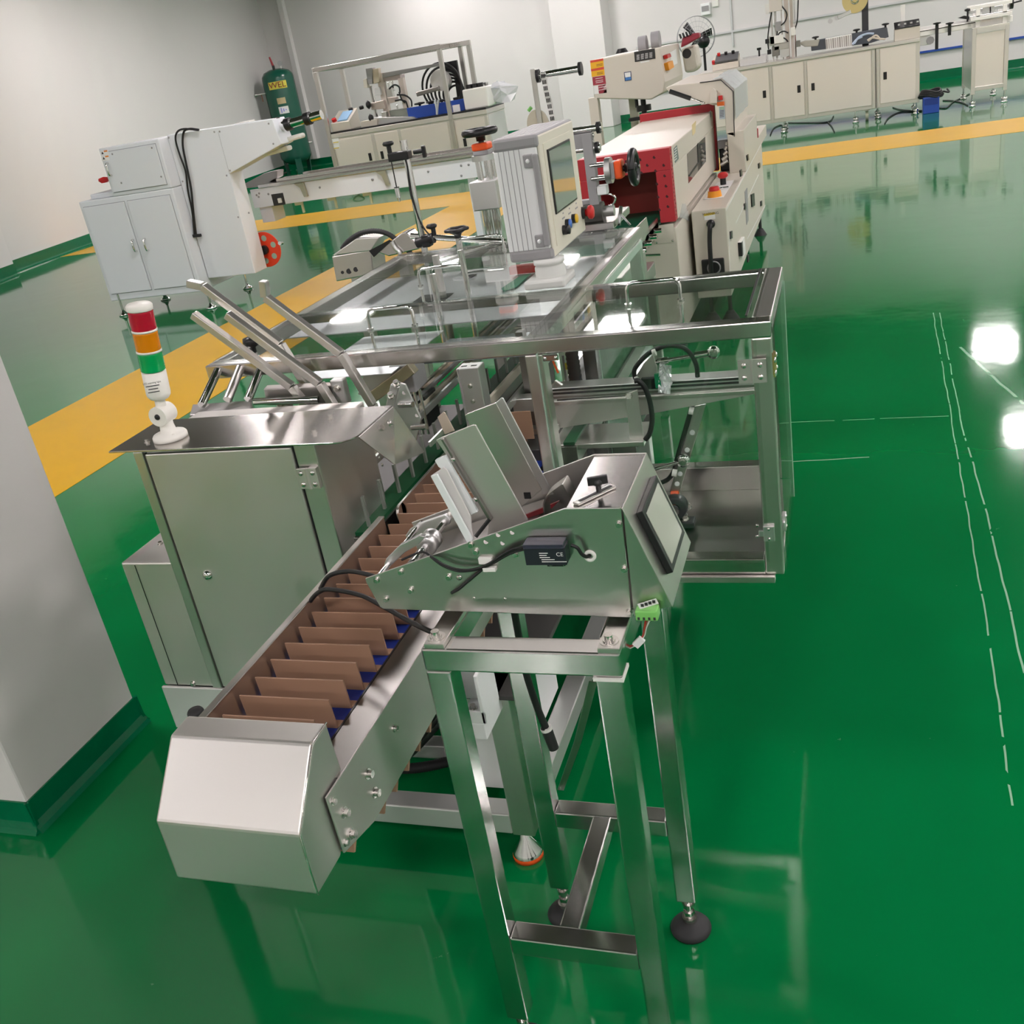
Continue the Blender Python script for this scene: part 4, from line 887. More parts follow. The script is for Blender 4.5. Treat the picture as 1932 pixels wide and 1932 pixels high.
MB().box(cx_-.030, cx_+.030, YL-.03, YL+.03, zz[2], zz[1]).build('counter', ORANGE, lu, .006)
MB().box(cx_-.029, cx_+.029, YL-.028, YL+.028, zz[3], zz[2]).build('counter_base', GREYM, lu, .003)
MB().cyl((cx_, YL, zz[4]), (cx_, YL, zz[3]), .043, n=32).build('top_flange', ALU, lu)
for k in range(5):
    t = k*1.26+.5; MB().cyl((cx_+.028*math.cos(t), YL+.028*math.sin(t), zz[5]), (cx_+.028*math.cos(t), YL+.028*math.sin(t), zz[4]), .008, n=14).build('column', CHROME, lu)
bk = pl_('g4', (1450, 900)); MB().box(bk.x, bk.x+.098, YL-.045, YL+.045, zz[6], zz[5]).build('slide_block', ALU, lu, .004)
for k in range(4): MB().cyl((bk.x+.025+.018*k, YL-.01*(k % 2), .80), (bk.x+.025+.018*k, YL-.01*(k % 2), zz[6]), .008, n=14).build('column', CHROME, lu)
MB().box(bk.x, -.75, YL-.06, YL+.4, .66, .80).build('mount_body', STEEL, lu, .004)
# grey frame, rollers, horizontal counter and handwheel
p0, p1 = pl_('g5', (300, 160)), pl_('g5', (430, 1205))
MB().box(p0.x-.004, p0.x+.030, YL-.02, YL+.02, p1.z, p0.z).build('side_frame', GREYM, lu, .002)
MB().box(pl_('g5', (150, 200)).x-.02, p0.x, YL-.012, YL+.02, p0.z-.05, p0.z).build('cross_frame', GREYM, lu, .002)
MB().box(pl_('g5', (150, 200)).x-.02, p0.x, YL-.012, YL+.02, p1.z, p1.z+.03).build('cross_frame', GREYM, lu, .002)
for (a, b_), r in ((((60, 140), (490, 90)), .011), (((200, 400), (470, 365)), .012), (((360, 190), (450, 180)), .008), (((360, 280), (450, 268)), .009)):
    A_, B_2 = pl_('g5', a), pl_('g5', b_); B_2 = V(B_2.x, B_2.y, A_.z*.5+B_2.z*.5); A_ = V(A_.x, A_.y, B_2.z)
    ro = MB().cyl(A_, B_2, r, n=16).build('label_roller', CHROME, lu)
    if r > .0105: MB().cyl(B_2, B_2+V(.012, 0, 0), .019, n=20).build('roller_end', BLACK, ro); MB().cyl(B_2+V(.012, 0, 0), B_2+V(.018, 0, 0), .013, n=16).build('roller_cap', CHROME, ro)
hz = pl_('g5', (805, 660)).z; X_ = lambda px: pl_('g5', (px, 660)).x
for k in range(4):
    t = k*1.57+.6; MB().cyl((X_(420), YL+.03*math.cos(t), hz+.03*math.sin(t)), (X_(640), YL+.03*math.cos(t), hz+.03*math.sin(t)), .007, n=12).build('column', CHROME, lu)
MB().cyl((X_(620), YL, hz), (X_(700), YL, hz), .043, n=30).build('end_flange', ALU, lu)
MB().box(X_(700), X_(755), YL-.028, YL+.028, hz-.028, hz+.028).build('counter_base', GREYM, lu, .003)
MB().box(X_(755), X_(862), YL-.030, YL+.030, hz-.030, hz+.030).build('counter', ORANGE, lu, .006)
MB().cyl((X_(862), YL, hz), (X_(1000), YL, hz), .010, n=12).build('spindle', BLACK, lu)
handwheel((X_(1010), YL, hz), (1, 0, 0), .050)
hh = V(X_(1010), YL, hz); MB().cyl(hh+V(.0, 0, .0), hh+V(.022, 0, 0), .007, n=12).build('wheel_nut', CHROME, lu)
MB().box(X_(455), X_(610), YL-.02, YL+.02, hz-.075, hz-.045).build('white_clamp', WHITEM, lu, .003)
cab(lu, [pl_('g5', a) for a in ((480, 1030), (600, 1008), (700, 1020), (750, 1070), (720, 1150), (640, 1185), (490, 1185))], .0035, CHROME, 'wire_loop')
bz = .835
MB().cyl(pl_('g5', (330, 1290)), V(pl_('g5', (590, 1260)).x, YL, pl_('g5', (330, 1290)).z), .036, n=24).build('pressing_roller', mat('dark_roller', (.06, .062, .055), .5), lu)
MB().cyl(V(pl_('g5', (590, 1260)).x, YL, pl_('g5', (330, 1290)).z), V(pl_('g5', (740, 1260)).x, YL, pl_('g5', (330, 1290)).z), .018, n=18).build('roller_shaft', ALU, lu)
pa, pb_ = pl_('g5', (320, 1430)), pl_('g5', (770, 1430))
MB().box(pa.x, pb_.x, YL-.05, YL+.25, pa.z-.02, pa.z+.004).build('outfeed_plate', STEELX, lu, .002)
MB().box(pa.x, pb_.x, YL-.055, YL-.05, pa.z-.03, pa.z-.018).build('plate_edge', BLACK, lu)
MB().beam(pl_('g5', (800, 1450)), pl_('g5', (830, 1180)), .012, .008).beam(pl_('g5', (830, 1300)), pl_('g5', (960, 1450)), .010, .006).build('clip_arm', CHROME, lu, .001)
# label reel arm with hanging label tape
A0, A1 = pl_('c3', (195, 480)), pl_('c3', (185, 830))
MB().box(A0.x-.009, A0.x+.009, YL-.004, YL+.004, 1.25, A0.z+.01).build('reel_arm', STEEL, lu, .002)
s0, s1 = pl_('c3', (220, 505)), pl_('c3', (515, 455)); s1 = V(s1.x, YL, s0.z)
sh = MB().cyl(V(s0.x, YL, s0.z), s1, .011, n=18).build('reel_shaft', CHROME, lu)
for p in (V(s0.x, YL, s0.z), s1-V(.008, 0, 0)): MB().cyl(p, p+V(.010, 0, 0), .021, n=22).build('shaft_disc', BLACK, sh)
dsc = pl_('c3', (215, 790)); MB().cyl((dsc.x, YL+.012, dsc.z-.02), (dsc.x+.002, YL+.016, dsc.z-.02), .050, n=36).build('reel_disc', mat('beige_disc', (.50, .46, .36), .45), lu)
t0, t1 = pl_('c3', (265, 480)), pl_('c3', (335, 800))
tpm = mat('label_tape', (.74, .73, .70), .5)
pth = [V(t0.x+(t1.x-t0.x)*i/12, YL-.012+.004*math.sin(i), t0.z+(t1.z-t0.z)*i/12) for i in range(13)]
tpo = MB().strip(pth, (.020, 0, 0), .0006).build('label_tape', tpm, lu)
for i in range(8):
    p = t0*(1-(i+.5)/8)+t1*((i+.5)/8)
    for dx in (-.005, .0, .005): MB().box(p.x+dx-.0017, p.x+dx+.0017, YL-.0172, YL-.0168, p.z-.007, p.z+.006).build('printed_label', INK, tpo)
gp = pl_('c3', (165, 735)); MB().cyl((gp.x, YL, gp.z), (gp.x+.012, YL, gp.z+.01), .006, n=10).build('green_fitting', GRN, lu)
# outfeed side plate leading to the tunnel, green belt
pp = [PX(*q('g5', *a), -.80) for a in ((955, 1555), (1175, 1335), (1205, 1480), (1160, 1650), (960, 1870))]
MB().prism(pp, (.004, 0, 0)).build('outfeed_side_plate', STEEL, lu, .001)
o1 = PX(*q('g5', 995, 1745), -.795); MB().box(-.797, -.793, o1.y-.02, o1.y+.02, o1.z-.022, o1.z+.022).build('switch', BLACK, lu, .002)

# ================================================================== MACHINES BEHIND
CR.update(k1=(1090,60,.15528),k2=(1260,120,.10352),k3=(1280,300,.12422),k4=(1400,0,.16563),k5=(1680,0,.13043),k6=(460,280,.13458),k7=(470,90,.12945),k8=(600,110,.18634))
def yprism(par, nm, m, k, pts, y, th, bev=.002): return MB().prism([qY(k, *a, y) for a in pts], (0, th, 0)).build(nm, m, par, bev)
def xprism(par, nm, m, k, pts, x, th, bev=.0): return MB().prism([qX(k, *a, x) for a in pts], (th, 0, 0)).build(nm, m, par, bev)
CREAMS = mat('cream_side', (.60, .56, .47), .22)
# support stand under the labelling unit, coder bracket
MB().box(-1.30, -.80, 3.42, 4.35, .60, .66).build('base_table', STEEL, lu, .004)
for x in (-1.28, -.84):
    for y in (3.45, 4.30):
        lg = MB().box(x, x+.04, y, y+.04, .05, .60).build('leg', STEEL, lu, .003); MB().cyl((x+.02, y+.02, 0), (x+.02, y+.02, .06), .03, .008, n=16).build('foot', RUBBER, lg)
bl0 = PY(*q('e5', 380, 450), YC); MB().box(bl0.x-.02, bl0.x+.02, YC+.02, YC+.06, .0, bl0.z+.02).build('stand_post', STEEL, cb_, .003)
MB().box(bl0.x-.12, bl0.x+.12, YC-.08, YC+.18, 0, .02).build('stand_base', STEEL, cb_, .003)

# ---- heat shrink tunnel: cream hood with red perforated ends
tn = thing('shrink_tunnel', 'cream heat shrink tunnel with red perforated end frames', 'machine', (-1.03, 6.2, 0))
TX0, TX1, TY0, TY1, TZ0, TZ1 = -1.30, -.829, 5.2, 7.10, .675, 1.034
SX1 = -.827
HOLE = mat('dark_hole', (.05, .005, .006), .7)
fr_ = [(TX0, TX1, TZ1-.105, TZ1), (TX1-.078, TX1, TZ0, TZ1-.105), (TX0, TX0+.078, TZ0, TZ1-.105)]
b = MB()
for x0, x1, z0, z1 in fr_: b.box(x0, x1, TY0, TY0+.07, z0, z1)
rf = b.build('end_frame', REDP, tn, .003)
for a in ((905, 555), (1100, 528), (1295, 497), (1200, 607), (1430, 607), (1315, 685), (1443, 755), (1120, 712), (1335, 868), (1462, 898), (1352, 1050), (1477, 1043), (1370, 1230), (1490, 1185)):
    MB().cyl(qY('g5', *a, TY0-.0008), qY('g5', *a, TY0+.002), .0075, n=12).build('hole', HOLE, rf)
for i in range(9):
    z = TZ0+.03+i*.037
    for dy in (.02, .045): MB().cyl((TX1-.001, TY0+dy, z+(.015 if dy > .03 else 0)), (TX1+.0008, TY0+dy, z+(.015 if dy > .03 else 0)), .0055, n=10).build('hole', HOLE, rf)
MB().box(TX0+.06, TX1-.06, TY0+.35, TY0+.36, TZ0, TZ1-.1).build('curtain', mat('dark_red_curtain', (.30, .035, .025), .5), tn)
MB().box(TX0, SX1, TY0+.07, TY1, TZ1-.10, TZ1-.001).box(SX1-.06, SX1, TY0+.07, TY1, TZ0, TZ1-.10).box(TX0, TX0+.06, TY0+.07, TY1, TZ0, TZ1-.10).build('hood', CREAM, tn, .004)
MB().box(TX1-.082, TX1-.078, TY0+.07, TY0+.35, TZ0, TZ1-.105).box(TX0+.08, TX1-.08, TY0+.07, TY0+.35, TZ1-.109, TZ1-.105).build('mouth_lining', REDP, tn)
MB().box(TX0+.06, TX1-.06, TY0+.36, TY1, TZ0, TZ0+.004).build('tunnel_belt', GREENB, tn)
# inside walls of the mouth
MB().box(TX0+.078, TX0+.082, TY0+.0, TY0+.35, TZ0, TZ1-.105).build('mouth_wall', REDP, tn)
b = MB()
b.box(TX0-.01, SX1+.012, TY1, TY1+.06, TZ1-.08, TZ1+.045).box(SX1-.06, SX1+.012, TY1, TY1+.06, TZ0-.02, TZ1-.08)
b.build('end_frame', REDP, tn, .003)
xprism(tn, 'side_window', mat('dark_window', (.10, .10, .095), .05), 'c3', ((1215, 1020), (1335, 905), (1340, 1070), (1225, 1215)), SX1, .002)
xprism(tn, 'window_divider', BLACK, 'c3', ((1285, 950), (1289, 947), (1294, 1080), (1230, 1170), (1229, 1160), (1289, 1075)), SX1+.002, .003)
xprism(tn, 'maker_plate', mat('green_grey_plate', (.10, .16, .15), .4), 'c3', ((1127, 985), (1147, 962), (1160, 1052), (1137, 1080)), SX1, .002)
for k in range(5): xprism(tn, 'plate_print', LABEL, 'c3', ((1131, 990+18*k), (1147, 974+18*k), (1148, 980+18*k), (1132, 996+18*k)), SX1+.002, .0006)
xprism(tn, 'tape', mat('yellow_tape', (.72, .58, .30), .5), 'c3', ((1248, 828), (1275, 800), (1270, 880), (1252, 900)), SX1, .0008)
xprism(tn, 'handle_slot', GREYM, 'c3', ((1365, 738), (1373, 730), (1376, 772), (1368, 780)), SX1, .001)
# base cabinet
MB().box(TX0, TX1-.002, TY0+.005, TY1, .10, .645).build('base_cabinet', CREAM, tn, .004)
yprism(tn, 'switch_plate', CREAM, 'c3', ((990, 1500), (1125, 1480), (1135, 1605), (1000, 1620)), TY0, .004, .001)
for a in ((1015, 1530), (1015, 1565), (1120, 1595), (1015, 1607)): screw(tn, qY('c3', *a, TY0), (0, -1, 0), .006)
MB().box(TX0+.08, TX1-.09, 4.45, TY0+.4, TZ0-.02, TZ0+.01).build('belt', GREENB, tn, .002)
MB().box(TX1-.10, TX1-.09, 4.45, TY0, TZ0-.05, TZ0+.03).build('belt_side', STEEL, tn, .002)
for k in range(4): MB().cyl((TX1-.09, 4.6+.15*k, TZ0-.01), (TX1-.05, 4.6+.15*k, TZ0-.01), .012, n=12).build('belt_bolt', CHROME, tn)
for x in (TX0+.05, TX1-.05):
    for y in (TY0+.1, TY1-.1): MB().cyl((x, y, 0), (x, y, .03), .04, n=16).cyl((x, y, .03), (x, y, .10), .012, n=10).build('foot', RUBBER, tn)
for a, b_ in (((860, 1695), (1040, 1688)), ((870, 1850), (950, 1842))):
    MB().cyl(qY('c3', *a, TY0-.03), qY('c3', *b_, TY0-.03), .006, n=10).build('grab_bar', CHROME, tn)
xprism(tn, 'bag_film', mat('clear_film', (.7, .75, .75), .1, alpha=.35), 'c3', ((1185, 1350), (1205, 1350), (1225, 1420), (1235, 1470), (1200, 1450), (1165, 1440)), TX1+.004, .0008)

# ---- sealer: cabinet, column, hood, head box
sl_ = thing('film_sealer', 'cream film sealer with emergency stops, hooded arm and sticker covered head', 'machine', (-.9, 7.0, 0))
QX0, QX1, QY0, QY1, QZ0, QZ1 = -.806, -.62, 5.60, 8.36, .17, .65
MB().box(QX0, QX1, QY0, QY1, QZ0, QZ1).build('cabinet', CREAM, sl_, .005)
# seams and doors on the long side
for (a, b_) in (((1475, 1395), (1710, 950)), ((1540, 1480), (1690, 1160)), ((1615, 1585), (1735, 1360)), ((1500, 1800), (1497, 1560))):
    MB().beam(qX('c3', *a, QX1+.0006), qX('c3', *b_, QX1+.0006), .0012, .006).build('seam', LABEL, sl_)
for pts in (((1497, 1535), (1508, 1530), (1510, 1580), (1499, 1585)), ((1590, 1350), (1600, 1345), (1602, 1385), (1592, 1390)), ((1636, 1290), (1655, 1280), (1660, 1362), (1641, 1372)), ((1562, 1130), (1572, 1122), (1576, 1165), (1566, 1172)), ((1608, 1030), (1616, 1022), (1620, 1060), (1612, 1066)), ((1685, 1085), (1693, 1078), (1695, 1112), (1687, 1118)), ((1700, 1335), (1708, 1330), (1709, 1362), (1701, 1366)), ((1610, 1690), (1620, 1685), (1622, 1735), (1612, 1740))):
    xprism(sl_, 'side_lock', BLACK, 'c3', pts, QX1, .008)
xprism(sl_, 'side_handle', GREYM, 'c3', ((1597, 1270), (1612, 1245), (1620, 1460), (1608, 1490)), QX1, .004)
xprism(sl_, 'door_grip', WHITEP, 'c3', ((1553, 1605), (1575, 1570), (1585, 1680), (1562, 1720)), QX1, .02, .003)
xprism(sl_, 'door_grip_recess', BLACK, 'c3', ((1552, 1610), (1560, 1600), (1565, 1690), (1558, 1700)), QX1, .022)
# front: warning label, cable, socket
yprism(sl_, 'warning_label', LABEL, 'c3', ((1328, 1418), (1400, 1405), (1404, 1450), (1332, 1460)), QY0, -.001, 0)
yprism(sl_, 'warning_band', mat('label_yellow', (.72, .52, .05), .5), 'c3', ((1328, 1418), (1400, 1405), (1401, 1420), (1329, 1433)), QY0-.001, -.0006, 0)
text(sl_, 'WARNING', qY('c3', 1372, 1416, QY0-.0022), (1, 0, .0), (0, 0, 1), .018, INK)
cg = qY('c3', 1375, 1482, QY0); MB().lathe([(.02, 0), (.024, .012), (.02, .022), (0, .024)], cg, (0, -1, 0), 18).build('cable_gland', BLACK, sl_)
cab(sl_, [cg+V(0, -.02, 0), qY('c3', 1368, 1510, QY0-.05), qY('c3', 1366, 1600, QY0-.05), qY('c3', 1372, 1720, QY0-.05), qY('c3', 1378, 1830, QY0-.04)], .013)
s0 = qY('c3', 1312, 1720, QY0); s1 = qY('c3', 1472, 1850, QY0)
MB().box(s0.x, s1.x, QY0-.02, QY0, s1.z, s0.z).build('vent_box', BLACK, sl_, .006)
sc0 = qY('c3', 1395, 1775, QY0-.02); MB().tube([sc0+V(.034*math.cos(t), -.002, .034*math.sin(t)) for t in [2*math.pi*i/24 for i in range(25)]], .004, 6, False).build('vent_ring', GREYM, sl_)
# top plate with rotary switch and emergency stop
pz = QZ1+.001
MB().prism([qZ('c3', *a, pz) for a in ((1325, 1325), (1455, 1310), (1530, 1195), (1420, 1210))], (0, 0, .002)).build('switch_panel', LABEL, sl_)
e0 = qZ('c3', 1400, 1305, pz); MB().cyl(e0, e0+V(0, 0, .035), .042, .036, n=24).build('main_switch', mat('orange_switch', (.85, .33, .02), .4), sl_)
MB().lathe([(.03, .035), (.03, .05), (.024, .058), (0, .058)], e0, (0, 0, 1), 20).build('switch_knob', REDPL, sl_)
e1 = qZ('c3', 1457, 1225, pz); MB().cyl(e1, e1+V(0, 0, .045), .018, n=16).build('stop_stem', BLACK, sl_)
MB().lathe([(.02, .04), (.032, .05), (.032, .065), (.02, .074), (0, .075)], e1, (0, 0, 1), 20).build('emergency_stop', REDPL, sl_)
MB().cyl(qZ('c3', 1378, 1258, pz+.01), qZ('c3', 1490, 1240, pz+.01), .006, n=10).build('locking_rod', CHROME, sl_)
# column and hood
UX0, UX1, UY = -.725, -.655, 6.92
MB().box(UX0, QX1, UY, 8.0, QZ1, .905).build('column', CREAM, sl_, .004)
MB().box(-.80, UX0, UY+.15, 7.9, QZ1, .80).build('mechanism_box', BLACK, sl_, .01)
for k in range(5): MB().cyl((-.79+.012*k, UY+.10, .70+.03*k), (-.74, UY+.10, .72+.03*k), .014, n=12).build('mechanism_roller', CHROME, sl_)
MB().box(-.80, -.73, UY+.1, UY+.14, .80, .85).build('mechanism_bracket', GREYM, sl_, .003)
hood = [(1075, 582), (1108, 568), (1370, 540), (1440, 530), (1522, 605), (1530, 905), (1475, 890), (1470, 785), (1462, 700), (1385, 697), (1340, 682), (1240, 648), (1097, 612)]
ho = MB().prism([qY('c3', *a, UY) for a in hood], (0, 1.0, 0)).build('hood', CREAM, sl_, .004)
MB().tube([qY('c3', *a, UY-.002) for a in ((1300, 548), (1440, 530), (1522, 605), (1530, 905))], .003, 6).build('hood_seal', BLACK, ho)
film = MB(); n_ = 10; vs = []
pts = [qY('c3', *a, UY) for a in ((1375, 538), (1440, 527), (1524, 602), (1532, 800))]
for i, p in enumerate(pts):
    for j in range(n_+1): vs.append(V(p.x, UY+.02+j*.1, p.z+.004+random.uniform(0, .006))+V(.004, 0, 0))
film.add(vs, [(i*(n_+1)+j, i*(n_+1)+j+1, (i+1)*(n_+1)+j+1, (i+1)*(n_+1)+j) for i in range(3) for j in range(n_)])
film.build('bubble_wrap', mat('bubble_wrap', (.62, .68, .70), .15, alpha=.75, bump=.3, bscale=60), ho)
yprism(sl_, 'stop_post', CREAM, 'k2', ((765, 520), (830, 455), (895, 500), (895, 720), (770, 720)), UY-.03, .03)
yprism(sl_, 'light_red', REDPL, 'k2', ((915, 590), (990, 580), (1000, 660), (925, 670)), UY-.02, .02)
yprism(sl_, 'light_orange', mat('orange_red_lens', (.6, .12, .02), .3), 'k2', ((890, 705), (1025, 690), (1030, 765), (900, 775)), UY-.02, .02)
yprism(sl_, 'instruction_label', mat('blue_grey_label', (.45, .50, .55), .5), 'k2', ((930, 790), (1035, 780), (1045, 1010), (940, 1015)), UY-.006, .006)
for k in range(7): yprism(sl_, 'label_line', INK if k > 1 else GRN, 'k2', ((945, 800+28*k), (1025, 790+28*k), (1026, 800+28*k), (946, 810+28*k)), UY-.0068, .0008, 0)
# rear step of the sealer
MB().box(-.76, QX1, 8.0, QY1+.6, QZ1, .735).build('rear_housing', CREAM, sl_, .004)
MB().box(-.70, QX1+.004, 8.02, 8.05, .735, .80).build('red_guard', REDP, sl_, .002)
for y in (5.75, 8.15):
    for x in (QX0+.05, QX1-.03): MB().cyl((x, y, 0), (x, y, .05), .05, .02, n=16).cyl((x, y, .05), (x, y, .17), .012, n=10).build('foot', RUBBER, sl_)
# head box over the tunnel outlet
HYF = 7.8
hb_ = MB().prism([qY('c3', *a, HYF) for a in ((575, 400), (1035, 315), (1070, 545), (1062, 612), (980, 660), (600, 655))], (0, .95, 0)).build('head_box', CREAM, sl_, .008)
st_y, st_r = mat('sticker_yellow', (.80, .42, .02), .5), mat('sticker_red', (.62, .07, .04), .5)
for pts, mm in ((((150, 350), (310, 322), (312, 350), (153, 378)), st_r), (((153, 378), (312, 350), (318, 425), (160, 455)), st_y), (((160, 455), (318, 425), (320, 455), (164, 482)), st_r), (((164, 482), (322, 455), (328, 525), (170, 548)), st_y), (((176, 552), (332, 530), (344, 632), (188, 652)), mat('sticker_dark_red', (.35, .04, .06), .5)), (((190, 660), (345, 638), (354, 740), (200, 762)), LABEL), (((248, 655), (345, 640), (354, 740), (258, 752)), mat('sticker_dark_red', (.35, .04, .06), .5))):
    yprism(hb_, 'warning_sticker', mm, 'k1', pts, HYF, -.0012, 0)
for a in ((262, 392), (262, 408), (268, 492), (268, 508)): yprism(hb_, 'sticker_print', INK, 'k1', ((a[0]-35, a[1]+6), (a[0]+40, a[1]-7), (a[0]+40, a[1]-2), (a[0]-35, a[1]+11)), HYF-.0012, -.0006, 0)
for a in ((260, 562), (262, 590), (264, 610), (300, 668), (302, 700)): yprism(hb_, 'sticker_print', LABEL, 'k1', ((a[0]-45, a[1]+7), (a[0]+45, a[1]-8), (a[0]+45, a[1]-2), (a[0]-45, a[1]+13)), HYF-.0012, -.0006, 0)
yprism(hb_, 'name_plate', INK, 'k1', ((685, 245), (935, 200), (945, 325), (695, 368)), HYF, -.002, 0)
for k in range(4):
    for j in range(5): yprism(hb_, 'plate_text', LABEL, 'k1', ((715+52*k, 282-9*k+14*j), (750+52*k, 276-9*k+14*j), (750+52*k, 281-9*k+14*j), (715+52*k, 287-9*k+14*j)), HYF-.002, -.0008, 0)
yprism(hb_, 'emblem_plate', mat('dark_blue_print', (.03, .05, .12), .5), 'k1', ((562, 492), (648, 478), (655, 588), (572, 600)), HYF, -.0016, 0)
yprism(hb_, 'emblem_field', LABEL, 'k1', ((570, 500), (640, 488), (643, 545), (577, 556)), HYF-.0016, -.0006, 0)
yprism(hb_, 'emblem_wave', mat('blue_print', (.06, .2, .5), .5), 'k1', ((577, 560), (600, 550), (612, 560), (630, 545), (645, 548), (648, 580), (580, 592)), HYF-.0016, -.0006, 0)
yprism(hb_, 'seal_tape', LABEL, 'k1', ((760, 362), (870, 345), (872, 360), (765, 380)), HYF, -.001, 0)
hx = qY('c3', 1045, 400, HYF).x
for pts, mm in ((((1058, 368), (1080, 358), (1086, 380), (1062, 392)), REDPL), (((1062, 420), (1095, 405), (1105, 450), (1072, 470)), mat('orange_switch', (.85, .33, .02), .4))):
    MB().prism([qX('c3', *a, hx+.006) for a in pts], (.03, 0, 0)).build('panel_switch', mm, hb_, .002)
MB().prism([qX('c3', *a, hx+.004) for a in ((1100, 350), (1140, 325), (1150, 420), (1110, 440))], (.004, 0, 0)).build('panel_film', LABEL, hb_)
for a in ((925, 300), (1010, 270)):
    p = qY('c3', *a, HYF+.4); MB().cyl(p+V(-.03, 0, 0), p+V(.03, 0, 0), .065, n=28).build('film_core', GREYM, sl_)
p = qY('c3', 785, 350, HYF+.3); MB().cyl(p, p+V(0, 0, .03), .05, .03, n=16).build('top_knob', BLACK, sl_)
# red blade holder, bucket
yprism(sl_, 'red_holder', mat('maroon_part', (.30, .03, .05), .4), 'k1', ((1250, 195), (1270, 70), (1400, 20), (1475, 10), (1480, 70), (1340, 150)), HYF+.9, .1, .01)
for k in range(4): yprism(sl_, 'black_finger', BLACK, 'k1', ((1225+38*k, 30-14*k), (1245+38*k, 25-14*k), (1265+38*k, 80-14*k), (1245+38*k, 90-14*k)), HYF+.88, .03, .004)
yprism(sl_, 'cream_guard', CREAM, 'k1', ((1255, 210), (1430, 150), (1480, 420), (1420, 490), (1300, 500)), HYF+1.0, .2, .02)
p = qY('k1', 1325, 265, HYF+1.0); MB().cyl(p-V(0, .003, 0), p+V(0, .005, 0), .036, n=24).build('guard_hole', INK, sl_)
# legs of the head, hand crank, gas spring
lx = qY('c3', 640, 660, HYF).x
MB().box(lx-.09, lx-.02, HYF, HYF+.08, 0, 1.2).build('head_post', CREAM, sl_, .004)
MB().box(lx+.17, lx+.23, HYF+.2, HYF+.28, 0, 1.2).build('head_post', CREAM, sl_, .004)
p = qY('c3', 930, 715, HYF+.1); MB().cyl(p-V(0, 0, .02), p+V(0, 0, .02), .055, n=20).lathe([(.02, -.06), (.02, .06)], p, (0, 0, 1), 12).cyl(p+V(-.05, 0, .01), p+V(-.05, 0, .12), .013, n=10).box(p.x-.12, p.x+.16, p.y-.02, p.y+.02, p.z-.08, p.z-.055).build('hand_crank', BLACK, sl_, .003)
MB().cyl((p.x, p.y, .65), (p.x, p.y, p.z-.05), .025, n=12).build('crank_screw', STEEL, sl_)
g0, g1 = qY('c3', 1100, 605, UY-.03), qY('c3', 1335, 685, UY-.03)
gs = MB().cyl(g0, g0*.4+g1*.6, .014, n=12).build('gas_spring', BLACK, sl_); MB().cyl(g0*.4+g1*.6, g1, .007, n=10).build('spring_rod', CHROME, gs)

# ---- standing fan behind the sealer
YFN = 18.5
fn = thing('standing_fan', 'large black standing fan with round wire cage by the back wall', 'fan', (-2.24, YFN, 0))
fc = qY('c3', 1277, 245, YFN); FR = .315
yaw = V(.35, -1, 0).normalized(); _, a_, u_ = frame(yaw)
for k, (rr, off) in enumerate(((FR, 0), (FR, -.05), (FR*.75, .04), (FR*.5, .07), (FR*.3, .08))):
    MB().tube([fc+yaw*off+(a_*math.cos(t)+u_*math.sin(t))*rr for t in [2*math.pi*i/40 for i in range(41)]], .006 if k < 2 else .003, 6, False).build('cage_ring', mat('grey_wire', (.40, .40, .41), .4, .3), fn)
for k in range(24):
    t = 2*math.pi*k/24; e = a_*math.cos(t)+u_*math.sin(t)
    MB().tube([fc+e*.06+yaw*.085, fc+e*FR*.6+yaw*.06, fc+e*FR], .002, 5).build('cage_wire', MATS['grey_wire'], fn)
hub = qY('c3', 1325, 275, YFN)
MB().lathe([(0, .10), (.06, .09), (.10, .03), (.105, -.05), (.06, -.14), (0, -.15)], hub, yaw, 20).build('motor', BLACK, fn)
for k in range(3):
    t = k*2.094+.9; e = a_*math.cos(t)+u_*math.sin(t); s_ = a_*-math.sin(t)+u_*math.cos(t)
    MB().prism([fc+e*.05-s_*.03, fc+e*.27-s_*.06+yaw*.03, fc+e*.27+s_*.06-yaw*.03, fc+e*.05+s_*.03], yaw*.006).build('blade', BLACK, fn)
MB().cyl((hub.x, YFN, .04), (hub.x, YFN, hub.z), .022, n=14).build('pole', BLACK, fn)
MB().lathe([(0, .05), (.05, .045), (.24, .02), (.25, 0), (0, 0)], (hub.x, YFN, 0), (0, 0, 1), 30).build('base', BLACK, fn)

# ================================================================== white machine at the left with its long table
WM = mat('blue_white_paint', (.70, .73, .76), .38)
wm = thing('wrapping_machine', 'white machine cabinet with tall column, sloped arm and long narrow table', 'machine', (-5.9, 7.9, 0))
MB().box(-6.43, -5.437, 7.6, 8.25, .14, 1.03).build('lower_cabinet', WM, wm, .008)
MB().box(-6.33, -5.45, 7.65, 8.2, 1.03, 1.075).build('step_top', WM, wm, .01)
MB().box(-6.05, -5.437, 7.6, 8.2, 1.031, 1.43).build('upper_box', WM, wm, .008)
GAP = mat('panel_shadow_gap', (.35, .37, .39), .5)
def wdoor(x0, x1, z0, z1, y=7.6):
    for a in ((x0, x1, z1-.006, z1), (x0, x1, z0, z0+.006), (x0, x0+.006, z0, z1), (x1-.006, x1, z0, z1)): MB().box(a[0], a[1], y-.0012, y, a[2], a[3]).build('door_gap', GAP, wm)
    return MB().box(x0+.007, x1-.007, y-.012, y, z0+.007, z1-.007).build('door', WM, wm, .003)
dz = [wdoor(-6.40, -5.95, .20, .985), wdoor(-5.925, -5.475, .20, .985), wdoor(-6.03, -5.47, 1.06, 1.40)]
